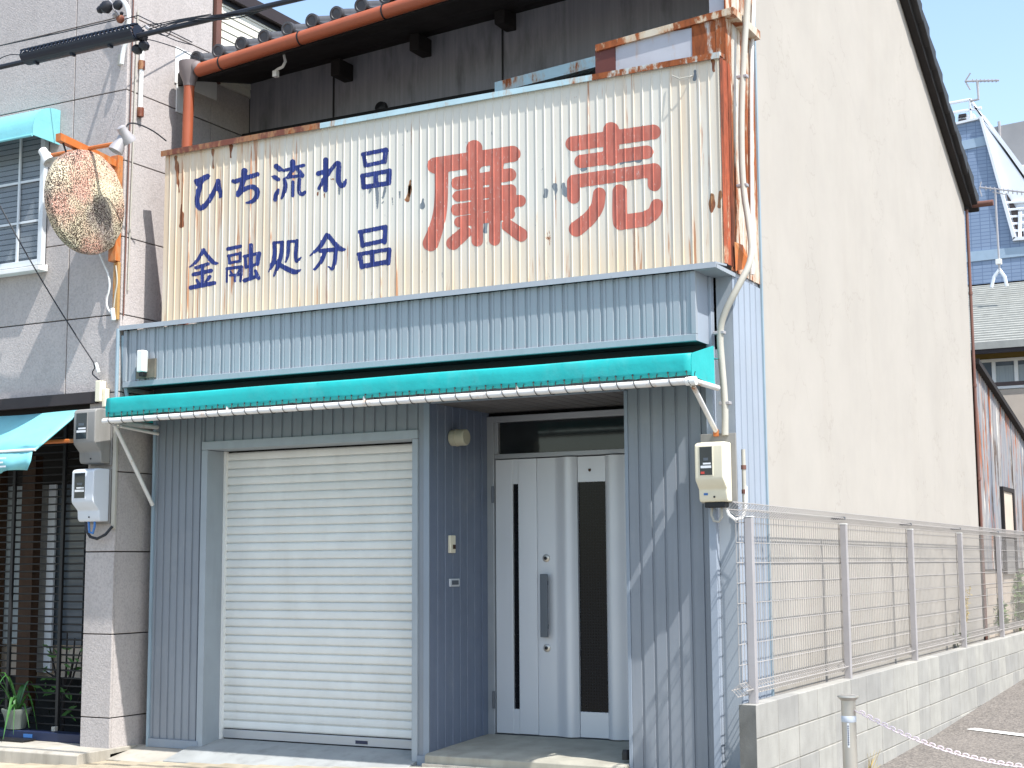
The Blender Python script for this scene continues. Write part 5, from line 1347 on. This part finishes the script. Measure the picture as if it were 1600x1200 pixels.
# ------------------------------------------------------------------ house beyond
hs = thing('far_house', 'house beyond the shed with pale green slate roof, ochre band and curtained window', 'house', (2,17,0))
Yh = 16.
def hp(px, py, y=Yh): return onY(px,py,y)
e0 = hp(1524,537); r0 = hp(1518,447,19.2); XA_, XB_ = hp(1440,500).x, hp(1500,500).x+9
n = 27; saw = []
for k in range(n+1):
    t = k/n; y = Yh+(19.2-Yh)*t; z = e0.z+(r0.z-e0.z)*t
    saw += [(y,z-.006),(y,z+.022)]
saw = saw[1:]
obj('roof', M().prism(saw+[(19.2,r0.z-.2),(Yh,e0.z-.10)],'x',XA_,XB_), m_shingle, hs)
obj('eave_fascia', M().box(XA_,XB_,Yh+.02,Yh+.10,hp(1550,551).z,e0.z-.02), m_darkfas, hs)
obj('soffit', M().box(XA_,XB_,Yh+.10,Yh+.6,e0.z-.12,e0.z-.08), m_darkfas, hs)
yw = Yh+.45
zo0, zo1 = hp(1560,560,yw).z, hp(1560,540,yw).z
obj('wall', M().box(XA_,XB_,yw,yw+4,-.5,hp(1560,609,yw).z), m_pinkwall, hs)
obj('ochre_band', M().box(XA_,XB_,yw-.004,yw+.1,zo0,zo1), m_ochre, hs)
zw0, zw1 = hp(1560,608,yw).z, hp(1560,560.5,yw).z
win = obj('window', M().box(XA_,XB_,yw+.05,yw+.09,zw0,zw1), m_interior, hs)
obj('frame', M().box(XA_,XB_,yw-.02,yw+.04,zw1-.05,zw1), m_white, win)
obj('frame', M().box(XA_,XB_,yw-.02,yw+.04,zw0,zw0+.05), m_white, win)
for px in (1553,1588,1625): x = hp(px,580,yw).x; obj('frame', M().box(x-.03,x+.03,yw-.02,yw+.04,zw0+.051,zw1-.051), m_white, win)
xa_ = hp(1556,580,yw).x
obj('pane', M().box(XA_,XB_,yw+.012,yw+.018,zw0+.05,zw1-.05), m_glassblue, win)
cu = []; xx = xa_
while xx < XB_: cu.append((xx, yw+.006-.005*math.cos((xx-xa_)*26))); xx += .03
obj('curtain', M().sheet(cu,'z',zw0+.06,zw1-.12), m_curtain, win)
z_r = hp(1570,600,yw-.5).z; rl = obj('balcony_rail', M().box(hp(1546,600,yw-.5).x,XB_,yw-.55,yw-.48,z_r-.03,z_r+.03), m_darkfas, hs)
obj('balcony_wall', M().box(hp(1552,614,yw-.5).x,XB_,yw-.55,yw-.02,-.5,hp(1570,618,yw-.5).z), m_pinkwall, hs)
obj('rail_post', M().box(hp(1548,614,yw-.5).x,hp(1552,614,yw-.5).x,yw-.55,yw-.48,hp(1550,620,yw-.5).z,z_r), m_darkfas, hs)

# satellite dish peeking in at the right picture edge
dq = onY(1624,515,13.); dish = thing('satellite_dish','pale dish antenna at the right picture edge above the shed','satellite dish',(dq.x,13.,dq.z))
dq = onY(1624,512,13.)
obj('dish', M().lathe([(.0,-.03),(.10,-.02),(.17,.0),(.20,.025),(.19,.03),(.10,-.005),(.0,-.015)],dq,(.3,-1,.35),24), m_white, dish, smooth=True)
obj('mount', M().tube([tuple(dq),(dq.x+.1,13.2,dq.z-.2),(dq.x+.1,13.2,dq.z-1.6)],.02,8), m_galv, dish, smooth=True)
# ------------------------------------------------------------------ blue tiled building far behind
bb = thing('blue_tiled_building', 'large blue tiled building with a sloping white edge rising behind the roofs', 'building', (5,40,0))
Yb = 40.
def bp2(px, py, y=Yb): q = onY(px,py,y); return (q.x, q.z)
face = [bp2(1420,470),bp2(1680,462),bp2(1680,366),bp2(1585,374),bp2(1531.5,185),bp2(1420,212)]
obj('tiled_face', M().prism(face,'y',Yb,Yb+.5), m_bluetile, bb, fix=True)
for (a,b,c,d) in (((1420,238),(1543,212),(1546.5,226),(1420,252)),((1420,403),(1680,377),(1680,391),(1420,420))):
    obj('tile_band', M().prism([bp2(*a),bp2(*b),bp2(*c),bp2(*d)],'y',Yb-.03,Yb-.002), m_bluetile2, bb, fix=True)
obj('edge_coping', M().prism([bp2(1530.5,184),bp2(1534.5,183),bp2(1588,372),bp2(1583.5,376)],'y',Yb-.12,Yb+.3), m_whitewall, bb, fix=True)
obj('parapet', M().prism([bp2(1420,209),bp2(1534,182.5),bp2(1534,186),bp2(1420,213)],'y',Yb-.08,Yb+.3), m_whitewall, bb, fix=True)
obj('sloping_wall', M().prism([bp2(1533,186),bp2(1545,196),bp2(1680,392),bp2(1680,372),bp2(1588,373)],'y',Yb+.12,Yb+6), m_whitewall, bb, fix=True)
obj('sloping_rim', M().prism([bp2(1533,180),bp2(1537,178),bp2(1690,382),bp2(1682,390)],'y',Yb+.1,Yb+6.2), m_whitewall, bb, fix=True)
obj('terrace_sill', M().prism([bp2(1583,377),bp2(1680,369),bp2(1680,365),bp2(1584,372)],'y',Yb-.12,Yb+.3), m_whitewall, bb, fix=True)
obj('painted_shadow', M().prism([bp2(1571,300),bp2(1592,331),bp2(1600,372),bp2(1590,372)],'y',Yb+.06,Yb+.115), m_darkfas, bb, fix=True)  # shadow on the white wall, laid on as a dark panel
for py in (316,327,338,349,360): 
    a = bp2(1571+(py-316)*.3,py); b = bp2(1680,py-8); obj('railing', M().tube([(a[0],Yb+.1,a[1]),(b[0],Yb+.1,b[1])],.06,6), m_whitewall, bb)
for px in (1593,1612): a = bp2(px,330); b = bp2(px,374); obj('railing', M().tube([(a[0],Yb+.1,a[1]),(b[0],Yb+.1,b[1])],.08,6), m_whitewall, bb)
obj('plant_room', M().prism([bp2(1487,195),bp2(1516,188),bp2(1512,164),bp2(1487,170)],'y',Yb+1,Yb+4), m_whitewall, bb, fix=True)
for k in range(3): a = bp2(1489,172.5+8.2*k); b = bp2(1501,170+8.2*k); c = bp2(1501,164.5+8.2*k+1); obj('louvre', M().prism([a,b,c,bp2(1489,167.5+8.2*k)],'y',Yb+.9,Yb+.99), m_darkfas, bb, fix=True)
for a_, b_ in (((1476,160),(1514,153)),((1514,153),(1533,181)),((1514,153),(1516,190)),((1520,164),(1546,196)),((1480,175),(1532,166))):
    a = bp2(*a_); b = bp2(*b_); obj('roof_railing', M().tube([(a[0],Yb+.2,a[1]),(b[0],Yb+.2,b[1])],.05,6), m_whitewall, bb)
gbl = thing('sheeted_building', 'building wrapped in grey construction sheeting on the far right skyline', 'building', (14,62,0))
def gp(px, py): q = onY(px,py,62.); return (q.x, q.z)
obj('sheeting', M().prism([gp(1520,430),gp(1760,430),gp(1760,168),gp(1600,189),gp(1545,200),gp(1520,215)],'y',62,70), m_tarp, gbl, fix=True)
a, b = gp(1561,201), gp(1561,190)
obj('scaffold_pole', M().tube([(a[0],62,a[1]-2),(b[0],62,b[1])],.07,6), m_galv, gbl)
for py in (265,273): a, b = gp(1590,py), gp(1760,py-14); obj('guard_rail', M().tube([(a[0],61.7,a[1]),(b[0],61.7,b[1])],.12,6), m_whitewall, gbl)
# ------------------------------------------------------------------ television antennas
def antenna(label, y, boom, mastpts, els, r, legs=None, boxp=None):
    t = thing('tv_antenna', label, 'antenna', tuple(onY(*mastpts[-1], y)), 'television antennas above the roofs')
    V3 = lambda p: tuple(onY(*p, y))
    obj('boom', M().tube([V3(boom[0]),V3(boom[1])],r,6), m_galv, t)
    obj('mast', M().tube([V3(p) for p in mastpts],r*1.3,6), m_galv, t)
    for a, b in els: obj('element', M().tube([V3(a),V3(b)],r*.75,5), m_galv, t)
    if legs:
        for l in legs: obj('leg', M().tube([V3(p) for p in l],r*2.2,6), m_whitewall, t)
    if boxp: a = onY(*boxp, y); obj('booster_box', M().box(a.x-.05,a.x+.05,y-.04,y+.04,a.z-.045,a.z+.045), m_white, t, bevel=.005)
B0, B1 = Vector((1511,126.5)), Vector((1561,125.5))
els = [((1508,127),(1516,114)),((1508,127),(1516,140))]+[((1520+6*k,124),(1520.6+6*k,128.5)) for k in range(7)]
antenna('rooftop antenna with a V shaped front above the blue tiled building', Yb-.5, ((1508,127),(1561,125.5)), [(1527,127),(1529,155),(1516,158)], els, .035)
els = [((1530,293),(1534,307)),((1531,293),(1533,284)),((1551,300),(1573,304))]+[((1540+7*k,290.5+k),(1540.5+7*k,297+k)) for k in range(9)]
antenna('antenna on a tall thin mast with a white booster box on the green slate roof', 17.8, ((1530,292.5),(1606,301)), [(1555,296),(1557,340),(1561,407),(1561.5,422)], els, .014, [[(1561.5,421),(1553,433),(1549,449)],[(1561.5,421),(1570,433),(1573,447)]], (1560.5,409))
